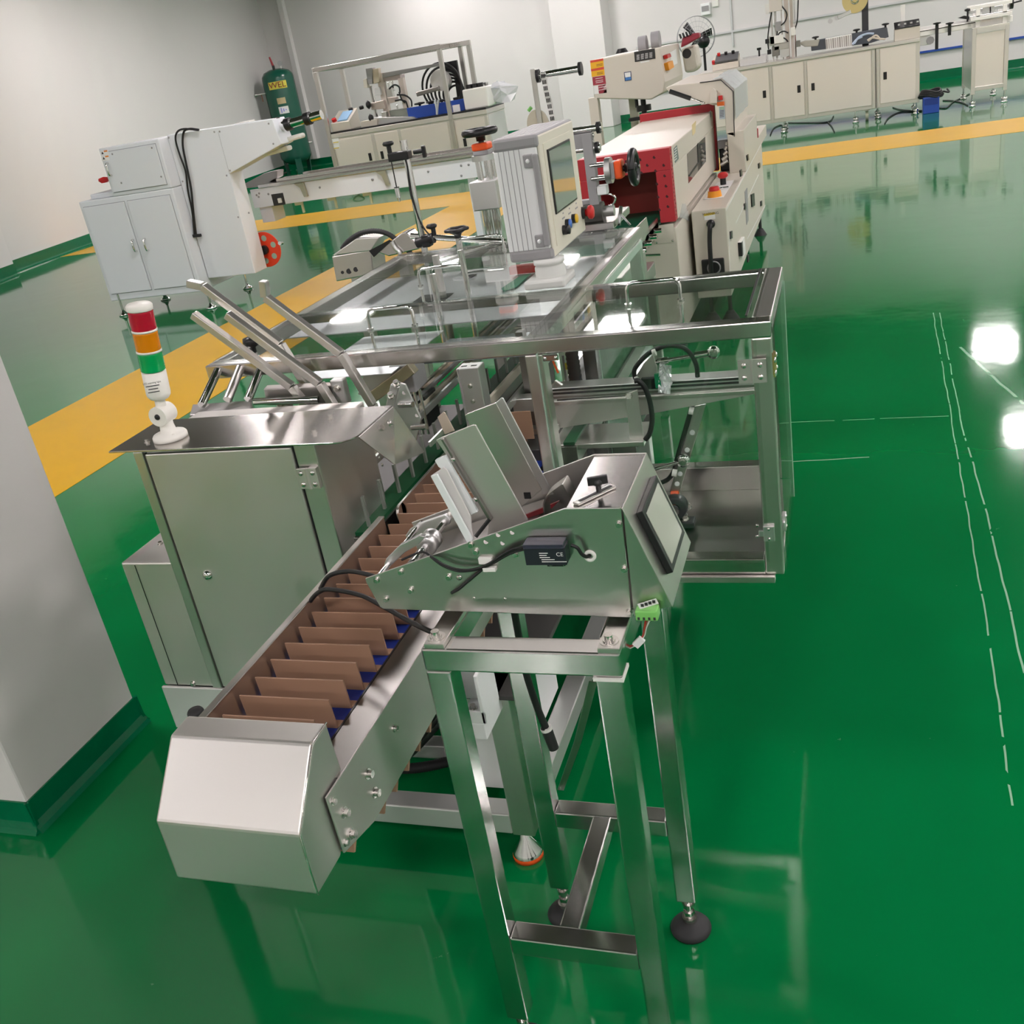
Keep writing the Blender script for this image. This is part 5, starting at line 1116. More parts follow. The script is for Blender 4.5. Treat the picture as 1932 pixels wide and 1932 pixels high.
for (a, d) in (((497, 1330), dz[0]), ((568, 1325), dz[1]), ((343, 868), dz[2])):
    p = qY('c1', *a, 7.585); MB().tube(smooth([p+V(0, .01, .05), p+V(0, -.022, .04), p+V(0, -.022, -.04), p+V(0, .01, -.05)], 4), .010, 8).build('handle', CHROME, d)
for a in ((360, 775), (600, 737), (415, 950), (657, 912)): screw(wm, qY('c1', *a, 7.587), (0, -1, 0), .008, GREYM)
st0 = [qY('c1', *a, 7.587) for a in ((287, 757), (335, 750), (345, 812), (298, 818))]
MB().prism(st0, (0, -.001, 0)).build('warning_sticker', LABEL, wm)
for a in ((300, 768), (308, 800)):
    p = qY('c1', *a, 7.5855); MB().prism([p+V(-.012, 0, -.01), p+V(.012, 0, -.01), p+V(0, 0, .012)], (0, -.0006, 0)).build('sticker_triangle', INK, wm)
    MB().box(p.x+.02, p.x+.055, p.y-.0006, p.y, p.z+.004, p.z+.016).build('sticker_bar', mat('sticker_orange', (.75, .25, .04), .5), wm)
p = qY('c1', 315, 948, 7.9); MB().lathe([(.03, 0), (.05, .02), (.045, .04), (0, .05)], p, (0, 0, 1), 16).build('emergency_stop', REDPL, wm)
# column with sloped arm
colp = [(690, 660), (1330, 562), (1390, 715), (1072, 895), (1230, 1500), (945, 1530)]
MB().prism([qY('c1', *a, 7.735) for a in colp], (0, .21, 0)).build('column', WM, wm, .006)
for a, b_ in (((1003, 640), (1072, 895)),): MB().beam(qY('c1', *a, 7.734), qY('c1', *b_, 7.734), .001, .004).build('seam', GAP, wm)
for a in ((980, 640), (1012, 638), (1310, 590), (1338, 712), (1075, 875), (1055, 905), (1125, 1158), (787, 940), (1190, 1132), (703, 675)): screw(wm, qY('c1', *a, 7.734), (0, -1, 0), .008, GREYM)
for a in ((1150, 590), (1180, 580)): p = qY('c1', *a, 8.05); MB().box(p.x-.05, p.x+.05, 8.0, 8.1, p.z-.02, p.z+.01).build('top_lamp', WHITEP, wm, .005)
# feet
for a in ((435, 1755), (685, 1660), (965, 1712), (1185, 1592)):
    p = qZ('c1', *a, 0); MB().lathe([(0, .05), (.012, .05), (.02, .03), (.045, .015), (.048, 0), (0, 0)], p, (0, 0, 1), 18).cyl(p+V(0, 0, .03), p+V(0, 0, .20), .011, n=10).build('levelling_foot', CHROME, wm)
# shafts on the arm
s0, s1 = qY('c1', 1375, 610, 7.84), qY('c1', 1632, 535, 7.84)
sh = MB().cyl(s0, s1, .036, n=20).build('film_shaft', CHROME, wm)
for t in (.22, .68): p = s0*(1-t)+s1*t; d = (s1-s0).normalized(); MB().cyl(p-d*.025, p+d*.025, .05, n=20).build('shaft_collar', BLACK, sh)
MB().cyl(s0-V(.02, 0, 0), s0+V(.01, 0, 0), .075, n=20).build('shaft_seat', BLACK, sh)
for a, b_ in (((1395, 695), (1520, 660)), ((1270, 780), (1440, 735))):
    MB().beam(qY('c1', *a, 7.9), qY('c1', *b_, 7.9), .09, .04).build('guide_blade', WHITEP, wm, .015)
# red perforated handwheel
hc = PY(500, 471, 8.0); hw = MB()
R_ = .155; nh = 6; outer = [hc+V(R_*math.cos(2*math.pi*i/48), 0, R_*math.sin(2*math.pi*i/48)) for i in range(48)]
hw.prism(outer, (0, .012, 0)); wo = hw.build('handwheel', mat('red_orange_paint', (.70, .05, .015), .4), wm, .002)
for k in range(nh):
    t = k*math.pi/3+.35; p = hc+V(.10*math.cos(t), -.0008, .10*math.sin(t)); MB().cyl(p, p+V(0, .002, 0), .026, n=18).build('wheel_hole', mat('pale_green_opening', (.30, .42, .34), .3), wo)
MB().cyl(hc-V(0, .03, 0), hc, .04, n=18).build('wheel_hub', BLACK, wo)
p = qY('c1', 1390, 1315, 7.96); MB().cyl(p, p+V(.02, -.07, .01), .016, n=14).build('crank_grip', CHROME, wo)
# hanging power cord
cd_ = thing('power_cord', 'black power cord draped over the white column with plug end', 'cable', qY('c1', 870, 1270, 7.715))
cab(cd_, [qY('c1', *a, 7.715) for a in ((885, 627), (830, 622), (795, 640), (788, 720), (810, 840), (838, 980), (850, 1100), (862, 1210), (868, 1260))], .009)
cab(cd_, [qY('c1', *a, 7.71) for a in ((885, 630), (800, 622), (755, 640), (745, 690), (770, 780), (805, 880), (820, 1000), (845, 1120), (855, 1220), (858, 1262))], .008)
MB().beam(qY('c1', 850, 1272, 7.705), qY('c1', 898, 1268, 7.705), .03, .025).build('plug', BLACK, cd_, .004)
MB().beam(qY('c1', 885, 628, 7.75), qY('c1', 830, 622, 7.75), .03, .012).build('cord_end', BLACK, cd_, .003)
# long table to the right
YT = 8.15
def k6(x, y, yv=YT): return qY('k6', x, y, yv)
A0, A1, B1, B0 = k6(90, 605), qY('c2', 1060, 790, YT), qY('c2', 1060, 915, YT), k6(140, 865)
zt_, zb_ = (A0.z+A1.z)/2, (B0.z+B1.z)/2
TXR = A1.x+.14
sp_ = MB().box(A0.x, TXR, YT, YT+.012, zb_, zt_).build('table_side', WM, wm, .002)
MB().box(A0.x+.1, TXR, YT-.02, YT+.50, zt_+.004, zt_+.03).build('table_top', STEELX, wm, .003)
MB().box(A0.x+.25, TXR, YT+.06, YT+.10, zt_+.03, zt_+.055).build('table_fence', STEELX, wm, .003)
MB().box(A0.x+.35, TXR, YT+.38, YT+.42, zt_+.03, zt_+.055).build('table_fence', STEELX, wm, .003)
MB().box(A0.x, TXR, YT+.45, YT+.462, zb_, zt_).build('table_side', WM, wm, .002)
for a in ((215, 630), (1065, 548), (1808, 440), (345, 640), (210, 680), (180, 655)): screw(wm, k6(*a, YT-.001), (0, -1, 0), .010, GREYM)
for xx in (qY('c2', 490, 930, YT), qY('c2', 830, 880, YT), qY('c2', 1030, 845, YT), qY('c2', 1075, 840, YT), qY('c2', 1035, 925, YT)): screw(wm, V(xx.x, YT-.001, min(max(xx.z, zb_+.03), zt_-.03)), (0, -1, 0), .010, GREYM)
p = k6(485, 715, YT-.001); MB().box(p.x-.06, p.x+.06, YT-.002, YT, p.z-.05, p.z+.05).build('sensor_window', INK, wm); MB().box(p.x-.0, p.x+.035, YT-.02, YT-.002, p.z-.03, p.z+.01).build('sensor', WHITEP, wm, .004)
for xp in ('k6',):
    for a in ((820, 470), ):
        p = k6(*a); MB().prism([(p.x-.07, YT-.004, zt_), (p.x+.02, YT-.004, zt_), (p.x+.035, YT-.004, zt_-.12), (p.x+.0, YT-.004, zt_-.12), (p.x-.02, YT-.004, zt_-.04)], (0, -.03, 0)).build('table_bracket', mat('brass_grey', (.45, .43, .33), .3, .7), wm, .002)
p = qY('c2', 565, 880, YT); MB().prism([(p.x-.07, YT-.004, zt_), (p.x+.02, YT-.004, zt_), (p.x+.035, YT-.004, zt_-.12), (p.x+.0, YT-.004, zt_-.12), (p.x-.02, YT-.004, zt_-.04)], (0, -.03, 0)).build('table_bracket', MATS['brass_grey'], wm, .002)
for a in ((795, 805), (1260, 765), (1755, 700)):
    p = k6(*a, YT+.05); MB().box(p.x-.05, p.x+.03, YT+.04, YT+.06, zb_-.03, zb_+.0).box(p.x+.01, p.x+.03, YT+.04, YT+.06, zb_-.10, zb_-.02).build('cable_hook', mat('brass_hook', (.60, .56, .36), .35, .6), wm, .003)
pth = [V(k6(1540, 720).x+.05*math.sin(i*.5), YT+.1, zb_-.02-.05*abs(math.sin(i*.25))) for i in range(14)]
MB().tube(smooth(pth, 3), .008, 6).build('air_hose', mat('pale_green_hose', (.18, .35, .25), .4), wm)
yprism(wm, 'feed_shoe', DSTEEL, 'k6', ((20, 490), (280, 350), (400, 320), (470, 315), (465, 410), (390, 450), (270, 540), (10, 560)), YT+.15, .12, .004)
MB().box(B0.x+.03, B0.x+.16, YT+.05, YT+.25, zb_-.14, zb_).build('drive_box', WM, wm, .004)
lg = qY('c2', 1085, 930, YT)
MB().box(lg.x-.03, lg.x+.03, YT+.02, YT+.07, .03, zb_).build('table_leg', WM, wm, .003)
MB().box(lg.x-.03, lg.x+.03, YT+.38, YT+.43, .03, zb_).build('table_leg', WM, wm, .003)
for y in (YT+.045, YT+.405): MB().cyl((lg.x, y, 0), (lg.x, y, .03), .04, n=14).build('levelling_foot', RUBBER, wm)

# ================================================================== green air tank
tb_ = PZ(566, 324, 0); TKX, TKY = tb_.x, tb_.y
tk = thing('air_tank', 'tall dark green compressed air tank with yellow label in the corner', 'tank', (TKX, TKY, 0))
TG = mat('dark_green_enamel', (.012, .095, .062), .22)
def tz(k, x, y): d = ray(*q(k, x, y)); return H+d.z*((d.x*TKX+d.y*TKY)/(d.x**2+d.y**2))
zt1, zt0 = tz('k7', 420, 300), tz('k7', 740, 1690)
R = .355
MB().lathe([(0, zt0), (R*.5, zt0+.02), (R*.85, zt0+.09), (R*.98, zt0+.16), (R, zt0+.2), (R, zt1-.2), (R*.97, zt1-.14), (R*.8, zt1-.06), (R*.4, zt1-.01), (0, zt1)], (TKX, TKY, 0), (0, 0, 1), 40).build('body', TG, tk)
for k in range(3):
    t = k*2.094-1.0; e = V(math.cos(t), math.sin(t), 0); MB().beam(V(TKX, TKY, 0)+e*R*.8, V(TKX, TKY, zt0+.25)+e*R*.92, .14, .02, e).build('leg', TG, tk)
cdir = V(-TKX, -TKY, 0).normalized()          # the label side looks into the room
def tlabel(nm, m, z0, z1, w_, off=0., r=R+.003):
    b = MB(); n = 8; base = math.atan2(cdir.y, cdir.x)+off; vs = []
    for i in range(n+1):
        t = base-w_/2/R+w_/R*i/n
        for z in (z0, z1): vs.append((TKX+r*math.cos(t), TKY+r*math.sin(t), z))
    b.add(vs, [(2*i, 2*i+2, 2*i+3, 2*i+1) for i in range(n)], True); return b.build(nm, m, tk)
yl0, yl1 = tz('k7', 440, 600), tz('k7', 430, 490)
tlabel('name_label', mat('label_yellow_green', (.70, .62, .08), .4), yl0, yl1, .42, -.12)
sd = V(-cdir.y, cdir.x, 0)*-1
zc = (yl0+yl1)/2
text(tk, 'WEL', V(TKX, TKY, zc)+(Matrix.Rotation(-.12, 3, 'Z') @ cdir)*(R+.012), Matrix.Rotation(-.12, 3, 'Z') @ V(cdir.y*-1, cdir.x, 0), (0, 0, 1), .17, mat('red_black_print', (.22, .02, .02), .5), 'lettering', 1.1)
tlabel('data_plate', mat('brass_plate', (.50, .42, .24), .35, .6), tz('k7', 490, 815), tz('k7', 490, 725), .19, -.1)
tlabel('certificate', LABEL, tz('k7', 525, 955), tz('k7', 525, 850), .22, -.08)
for k in range(3): tlabel('certificate_print', mat('blue_violet_print', (.25, .25, .75), .5), tz('k7', 525, 940)+.02*k, tz('k7', 525, 865)-.02*k, .02, -.08+.12*(k-1)*1.2, R+.006)
v0 = V(TKX-.04, TKY, zt1-.01)
MB().cyl(v0, v0+V(0, 0, .08), .03, n=12).build('safety_valve', BLACK, tk); MB().cyl(v0+V(0, 0, .06), v0+V(-.04, 0, .26), .028, .018, n=12).build('valve_handle', mat('dark_red_paint', (.30, .02, .03), .4), tk)
v1 = V(TKX+.14, TKY, zt1-.03); MB().cyl(v1, v1+V(0, 0, .08), .015, n=10).build('gauge_stem', STEEL, tk); MB().cyl(v1+V(0, 0, .12)+cdir*.03, v1+V(0, 0, .12)-cdir*.02, .055, n=20).build('pressure_gauge', GREYM, tk)
pz_ = tz('k7', 280, 660); side = -V(cdir.y*-1, cdir.x, 0)
a0 = V(TKX, TKY, pz_)+side*R*.95; MB().cyl(a0, a0+side*.22, .02, n=10).cyl(a0+side*.20, a0+side*.24, .04, n=12).build('outlet_pipe', STEEL, tk); MB().cyl(a0+side*.1, a0+side*.1-V(0, 0, .16), .012, n=8).build('valve_lever', mat('brownish_lever', (.35, .15, .08), .5), tk)
b0 = V(TKX, TKY, tz('k7', 900, 1375))-side*R*.97; MB().cyl(b0, b0-side*.08, .025, n=10).build('drain_port', STEEL, tk)
MB().cyl((TKX, TKY, .06), (TKX, TKY, zt0+.03), .04, n=12).build('drain_pipe', STEEL, tk)
MB().cyl((TKX, TKY, 0.0), (TKX, TKY, .06), .08, n=16).build('drain_valve', STEEL, tk)

# ================================================================== far stainless benches
WSTEEL = mat('warm_panel_steel', (.82, .765, .70), .38, .55)
WFRAME = mat('bench_frame_steel', (.72, .69, .64), .32, .7)
def bfoot(par, x, y, h=.15):
    MB().cyl((x, y, .02), (x, y, h), .012, n=10).lathe([(0, .075), (.03, .07), (.045, .055), (.03, .03), (.04, .012), (.045, 0), (0, 0)], (x, y, 0), (0, 0, 1), 16).build('levelling_foot', CHROME, par)
YB = 15.4
bn = thing('packing_bench', 'long stainless packing bench with four panels behind the yellow floor band', 'bench', (-.2, 15.75, 0))
bx0, bx1 = -1.95, .945
MB().box(bx0, bx1, YB+.012, 16.1, .15, .90).build('carcass', WFRAME, bn, .004)
MB().box(bx0-.01, bx1, YB-.012, 16.12, .90, .945).build('bench_top', WFRAME, bn, .006)
for x0, x1, hx in ((bx0+.02, -1.0, -1.067), (-.945, -.535, -.603), (-.485, .335, -.417), (.45, .895, .513)):
    d = MB().box(x0, x1, YB, YB+.014, .20, .885).build('panel', WSTEEL, bn, .004)
    MB().box(hx-.022, hx+.022, YB-.006, YB+.001, .50, .595).build('pull', BLACK, d, .003)
for x in (-.972, -.51, .365, .425): MB().box(x-.012, x+.012, YB-.003, YB+.012, .16, .90).build('stile', WFRAME, bn, .002)
MB().box(.391, .399, YB-.004, YB, .16, .93).build('joint_gap', INK, bn)
for x, y in ((-.835, 15.5), (.131, 15.47), (.427, 15.62), (.908, 15.5), (-.835, 16.0), (.427, 16.0), (.908, 16.0)): bfoot(bn, x, y)
p = qZ('c4', 980, 740, 0); w_ = MB().cyl((p.x-.02, 15.55, .065), (p.x+.02, 15.55, .065), .065, n=20).build('castor_wheel', mat('pale_castor', (.55, .55, .42), .4), bn); MB().box(p.x-.05, p.x+.05, 15.5, 15.6, .13, .15).build('castor_plate', STEEL, w_)
def Pb(k, x, y, yv=15.65): return qY(k, x, y, yv)
TOPZ = .946
# control box with dark sloped panel
def sit(nm, label, cat, k, pt, yv=15.65): p = Pb(k, *pt, yv); return thing(nm, label, cat, (p.x, yv, TOPZ))
t = sit('control_console', 'small cream console with dark sloped panel at the bench end behind the fan', 'console', 'c4', (125, 400))
x0, x1 = Pb('c4', 45, 400).x, Pb('c4', 205, 400).x
MB().prism([(x0, 15.5, TOPZ), (x0, 15.5, TOPZ+.08), (x0, 15.8, TOPZ+.17), (x0, 15.8, TOPZ)], (x1-x0, 0, 0)).build('case', CREAM, t, .006)
MB().prism([(x0+.04, 15.50, TOPZ+.092), (x0+.04, 15.78, TOPZ+.176), (x1-.01, 15.78, TOPZ+.176), (x1-.01, 15.50, TOPZ+.092)], (0, -.01, .02)).build('screen', mat('dark_grey_panel', (.10, .10, .105), .3), t)
for k in range(3): p = V(x0+.08+.10*k, 15.70, TOPZ+.18); MB().cyl(p, p+V(0, -.01, .035), .022, n=12).build('button', REDPL if k == 0 else BLACK, t)
MB().cyl((x0+.02, 15.52, TOPZ+.09), (x0+.02, 15.50, TOPZ+.13), .022, n=12).build('stop_button', REDPL, t)
t = sit('product_tray', 'low clear tray on the bench between console and filling tower', 'tray', 'c4', (290, 370))
x0, x1 = Pb('c4', 212, 380).x, Pb('c4', 370, 370).x
MB().box(x0, x1, 15.5, 15.56, TOPZ, TOPZ+.09).build('front_wall', mat('pale_tray', (.55, .55, .54), .3), t, .003)
MB().box(x0, x1, 15.56, 15.95, TOPZ, TOPZ+.02).build('floor_plate', STEEL, t, .003)
MB().box(x0, x1, 15.95, 15.97, TOPZ, TOPZ+.10).build('back_wall', MATS['pale_tray'], t, .003)
MB().cyl((x0+.26, 15.6, TOPZ+.09), (x0+.26, 15.6, TOPZ+.19), .012, n=10).cyl((x0+.26, 15.6, TOPZ+.17), (x0+.26, 15.6, TOPZ+.20), .03, n=10).build('knob', BLACK, t)
# filling tower
t = sit('filling_tower', 'tall slender filling tower of steel posts and hoses on the right bench', 'machine', 'c4', (450, 340))
def zof(k, y, x): return Pb(k, x, y).z
for xa, w_, z1, mm in ((410, .022, 2.2, STEEL), (432, .03, 2.2, STEEL), (500, .055, 2.3, mat('beige_post', (.60, .53, .48), .4)), (530, .04, 2.3, MATS['beige_post']), (470, .016, 1.7, CHROME), (548, .02, 1.8, CHROME)):
    x = Pb('c4', xa, 330).x; MB().box(x-w_/2, x+w_/2, 15.6, 15.6+w_, TOPZ, z1).build('post', mm, t, .003)
a = Pb('c4', 390, 75); b_ = Pb('c4', 462, 0); MB().box(a.x, b_.x, 15.5, 15.75, a.z, 2.1).build('drive_box', mat('pale_box', (.62, .58, .53), .4), t, .005)
MB().prism([Pb('c4', 355, 30), Pb('c4', 388, 20), Pb('c4', 385, 85), Pb('c4', 360, 90)], (0, .1, 0)).build('paper_tag', LABEL, t)
for (cx, cy), sx, sz, mm in (((430, 240), .09, .05, WHITEP), ((400, 250), .04, .06, STEEL), ((460, 280), .10, .04, STEEL), ((425, 310), .05, .06, DSTEEL), ((530, 190), .03, .05, WHITEP), ((480, 320), .06, .05, ALU), ((375, 250), .03, .03, BLACK), ((385, 315), .025, .03, BLACK), ((560, 265), .03, .04, DSTEEL), ((440, 160), .035, .06, GREYM)):
    p = Pb('c4', cx, cy, 15.58); MB().box(p.x-sx, p.x+sx, 15.52, 15.62, max(p.z-sz, TOPZ+.001), p.z+sz).build('fitting', mm, t, .005)
for pts in (((400, 60), (385, 150), (375, 240), (380, 300)), ((455, 30), (490, 80), (480, 130), (440, 170), (430, 220)), ((560, 0), (555, 120), (540, 180)), ((500, 200), (470, 190), (440, 210), (450, 260)), ((430, 240), (470, 230), (500, 260), (490, 310))):
    cab(t, [Pb('c4', *a, 15.56) for a in pts], .009, k=5)
# dark label conveyor with cards
t = sit('card_conveyor', 'dark grey card conveyor with black knobs and white label stack on the right bench', 'machine', 'c4', (850, 270))
MB().prism([Pb('c4', *a, 15.6) for a in ((635, 250), (1100, 165), (1110, 225), (1000, 262), (640, 310))], (0, .18, 0)).build('body', mat('slate_grey', (.07, .08, .095), .4), t, .006)
yprism(t, 'grey_nose', mat('olive_grey', (.38, .37, .32), .4), 'c4', ((560, 262), (600, 248), (690, 240), (680, 280), (600, 285)), 15.58, .15, .01)
cs = [Pb('c4', *a, 15.52) for a in ((725, 235), (885, 205), (888, 285), (730, 305))]
MB().prism(cs, (0, .08, 0)).build('label_stack', LABEL, t, .003)
for k in range(12):
    a_, b_ = cs[0]*(1-(k+.5)/12)+cs[1]*((k+.5)/12), cs[3]*(1-(k+.5)/12)+cs[2]*((k+.5)/12)
    MB().beam(a_*.92+b_*.08-V(0, .0015, 0), a_*.1+b_*.9-V(0, .0015, 0), .003, .012 if k % 3 else .022, (1, 0, 0)).build('label_print', mat('grey_print', (.35, .33, .31), .6), t)
for a in ((665, 235), (915, 190), (1090, 155)):
    p = Pb('c4', *a, 15.62); MB().cyl(p-V(0, 0, .06), p, .014, n=10).lathe([(.012, 0), (.045, .01), (.05, .022), (.03, .03), (0, .03)], p, (0, 0, 1), 10).build('knob', BLACK, t)
for pts in (((900, 265), (930, 225), (980, 205), (1020, 205)), ((890, 270), (915, 240), (950, 222))): cab(t, [Pb('c4', *a, 15.52) for a in pts], .014, mat('pale_blue_tube', (.45, .55, .70), .3), 'air_tube', 5)
for pts in (((980, 245), (1010, 230), (1050, 235), (1090, 238)), ((985, 250), (1030, 215), (1060, 240))): cab(t, [Pb('c4', *a, 15.5) for a in pts], .012, mat('beige_tube', (.55, .50, .42), .4), 'hose', 5)
# tape reel on a dark post
t = sit('tape_reel', 'round amber tape reel on a dark post above the card conveyor', 'reel', 'c4', (960, 200), 15.75)
rc_ = Pb('c4', 905, -2, 15.7)
MB().cyl(rc_, rc_+V(0, .05, 0), .165, n=40).build('reel', mat('amber_tape', (.56, .46, .20), .35), t)
MB().lathe([(.03, -.004), (.055, -.004), (.055, .0), (.03, 0)], rc_, (0, 1, 0), 24).build('core', CHROME, t)
a, b_ = Pb('c4', 945, 30, 15.78), Pb('c4', 985, 180, 15.78); MB().box(a.x, a.x+.085, 15.76, 15.80, TOPZ, rc_.z+.3).build('post', mat('charcoal_post', (.035, .036, .04), .45), t, .004)
MB().beam(Pb('c4', 880, 70, 15.72), Pb('c4', 800, 108, 15.72), .05, .05).build('swing_arm', ALU, t, .005)
for a in ((755, 128), (795, 108)): p = Pb('c4', *a, 15.7); MB().cyl(p, p+V(0, .06, 0), .032, n=14).build('guide_roller', mat('pale_roller', (.5, .5, .5), .3), t)
# control box with black switch strip and white tester
t = sit('switch_box', 'beige control box with black switch strip at the right bench end', 'control box', 'c4', (1220, 220))
a, b_ = Pb('c4', 1145, 228, 15.5), Pb('c4', 1300, 150, 15.5)
MB().box(a.x, b_.x, 15.5, 15.7, TOPZ, b_.z-.01).build('case', mat('beige_case', (.62, .58, .50), .35, .4), t, .005)
MB().prism([(a.x, 15.495, b_.z-.012), (a.x, 15.70, b_.z+.06), (b_.x, 15.70, b_.z+.06), (b_.x, 15.495, b_.z-.012)], (0, 0, .012)).build('switch_strip', BLACK, t, .003)
for k in range(4): p = V(a.x+.06+.075*k, 15.58, b_.z+.03); MB().cyl(p, p+V(0, 0, .02), .018, n=10).build('switch', CHROME, t)
a = Pb('c4', 1195, 125, 15.72); MB().box(a.x-.028, a.x+.028, 15.71, 15.74, TOPZ, a.z+.19).build('white_tester', WHITEP, t, .006)
# bridge conveyor to the end table
t = thing('bridge_conveyor', 'white narrow conveyor bridging bench and end table with black clamps', 'conveyor', (1.25, 15.6, .95))
x0, x1 = .95, Pb('c4', 1650, 120).x
MB().box(x0, 2.06, 15.52, 15.60, .955, 1.03).build('rail', WHITEP, t, .004); MB().box(x0, 2.06, 15.72, 15.78, .955, 1.06).build('rail', WHITEP, t, .004)
MB().box(x0, 2.06, 15.60, 15.72, 1.0, 1.02).build('belt', GREYM, t)
MB().box(x0, 1.62, 15.516, 15.52, 1.012, 1.02).build('belt_line', INK, t)
for xa, h0, h1 in ((1403, 300, 150), (1480, 215, 150)):
    p, b_ = Pb('c4', xa, h1, 15.5), Pb('c4', xa, h0, 15.5); MB().box(p.x-.02, p.x+.02, 15.49, 15.515, b_.z, p.z).build('clamp', BLACK, t, .003); MB().lathe([(.014, -.02), (.016, .0), (.05, .012), (.05, .025), (0, .03)], p, (0, 0, 1), 10).build('clamp_knob', BLACK, t)
p = Pb('c4', 1362, 245, 15.55); MB().box(p.x-.13, p.x, 15.54, 15.64, p.z-.05, p.z+.05).build('motor_body', ALU, t, .004); MB().cyl((p.x, 15.54, p.z), (p.x, 15.52, p.z), .05, n=8).build('motor_face', GREYM, t); MB().box(p.x-.3, p.x, 15.56, 15.62, p.z+.03, .955).build('motor_mount', STEEL, t)
# end table
et = thing('end_table', 'narrow stainless end table on legs right of the blue box', 'table', (1.8, 15.75, 0))
ex0, ex1 = 1.575, 2.01
MB().box(ex0+.05, ex1-.05, YB+.02, YB+.03, .24, .88).build('front_panel', WSTEEL, et, .003)
for x in (ex0, ex1-.05):
    for y in (YB, 16.55): MB().box(x, x+.05, y, y+.05, .15, .945).build('leg', WFRAME, et, .003); bfoot(et, x+.025, y+.025, .16)
for y in (YB, 16.55):
    MB().box(ex0+.05, ex1-.05, y, y+.04, .19, .24).build('rail', WFRAME, et, .003); MB().box(ex0+.05, ex1-.05, y, y+.04, .885, .945).build('rail', WFRAME, et, .003)
MB().box(ex0+.01, ex0+.02, YB+.05, 16.55, .20, .94).build('side_panel', WFRAME, et); MB().box(ex0, ex1, YB, 16.6, .945, .955).build('table_top', WFRAME, et, .002)
# white frame machine on the end table
t = thing('stacker_frame', 'white framed stacking head with black crank on the end table', 'machine', (1.8, 15.6, .955))
zt_ = Pb('c4', 1800, 15).z; fz = .956
for xa in (1640, 1800): 
    x = Pb('c4', xa, 150).x
    for y in (15.44, 15.84): MB().box(x-.025, x+.025, y, y+.04, fz, zt_-.02).build('post', WHITEP, t, .003)
xa_, xb_ = Pb('c4', 1595, 100).x, Pb('c4', 1845, 50).x
for z, y, mm in ((zt_, 15.46, WHITEP), (zt_-.12, 15.46, STEEL), (zt_, 15.86, WHITEP), (1.06, 15.43, WHITEP), (zt_-.05, 15.65, ALU)): MB().box(xa_, xb_, y-.02, y+.02, z-.02, z+.02).build('bar', mm, t, .003)
for xa, w_ in ((1700, .05), (1730, .03)): x = Pb('c4', xa, 100).x; MB().box(x-w_, x+w_, 15.55, 15.6, 1.05, zt_).build('guide_plate', ALU, t, .003)
p = Pb('c4', 1845, 20, 15.6); MB().cyl(p, p+V(.04, 0, 0), .07, n=18).cyl(p+V(.04, 0, .0), p+V(.14, 0, .01), .012, n=10).build('crank', BLACK, t)
p = Pb('c4', 1590, 70, 15.6); MB().lathe([(.012, -.12), (.012, 0), (.04, .01), (.04, .03), (0, .04)], p, (0, 0, 1), 10).build('knob', BLACK, t)
MB().prism([Pb('c4', *a, 15.6) for a in ((1530, 110), (1570, 95), (1600, 100), (1600, 120))], (0, .08, 0)).build('guide_nose', BLACK, t, .004)
# blue transformer box with black cable coil
t = thing('blue_box', 'blue metal box with black cable coiled on top on the floor by the bench', 'box', qZ('c4', 1365, 685, 0))
p = qZ('c4', 1365, 685, 0)
MB().box(p.x-.10, p.x+.10, p.y-.08, p.y+.10, 0, .20).build('case', BLUEM, t, .006)
MB().box(p.x-.085, p.x+.085, p.y-.083, p.y-.08, .11, .19).build('front_recess', mat('dark_blue', (.012, .04, .22), .4), t)
for k in range(4): cab(t, [p+V((.15-.01*k)*math.cos(a), .08*math.sin(a), .215+.02*k+.02*math.sin(2*a)) for a in [i*.524 for i in range(13)]], .014, k=3)
cab(t, [p+V(.15, 0, .25), p+V(.22, -.02, .23), p+V(.20, .02, .27)], .012)
for pts, lab in (((((1135, 652), (1180, 665), (1250, 672), (1315, 672))), 'black cable on the floor running from the bench to the blue box'), (((1085, 750), (1110, 715), (1170, 682), (1240, 677), (1310, 676)), 'black cable curling on the floor left of the blue box'), (((1415, 655), (1460, 655), (1500, 620), (1560, 590), (1600, 570)), 'grey cable on the floor from the blue box to the end table'), (((1440, 610), (1500, 612), (1560, 625), (1590, 640)), 'thin cable looping on the floor under the end table'), (((500, 745), (600, 745), (740, 740), (775, 705)), 'black cable on the floor under the long bench'), (((740, 740), (765, 770), (780, 800)), 'short black cable end on the floor before the bench'), (((390, 820), (410, 780), (450, 760), (480, 765)), 'black cable on the floor beside the sealer foot')):
    o = cab(None, [qZ('c4', *a, .008) for a in pts], .0075, k=6); tag(o, lab, 'cable')

# ---- bench with tall frame at the back
Y2 = 15.9
CR['k8'] = (600, 110, .18634)
b2 = thing('framed_bench', 'stainless bench with tall open frame in front of the back wall', 'bench', (-6.7, 16.3, 0))
L0, L1 = qY('k8', 130, 770, Y2), qY('k8', 1700, 515, Y2)
zt2 = (L0.z+L1.z)/2
D2 = .95
MB().box(L0.x, L1.x, Y2, Y2+D2, .14, zt2-.07).build('carcass', WFRAME, b2, .004)
MB().box(L0.x-.01, L1.x+.01, Y2-.015, Y2+D2, zt2-.07, zt2).build('bench_top', WFRAME, b2, .004)
MB().box(L0.x-.005, L1.x+.005, Y2-.012, Y2+D2, zt2, zt2+.025).build('black_mat', BLACK, b2)
XS = lambda k, x, y: qY(k, x, y, Y2).x
m1, m2, m3 = XS('c2', 510, 720), XS('c2', 665, 700), XS('c2', 985, 650)
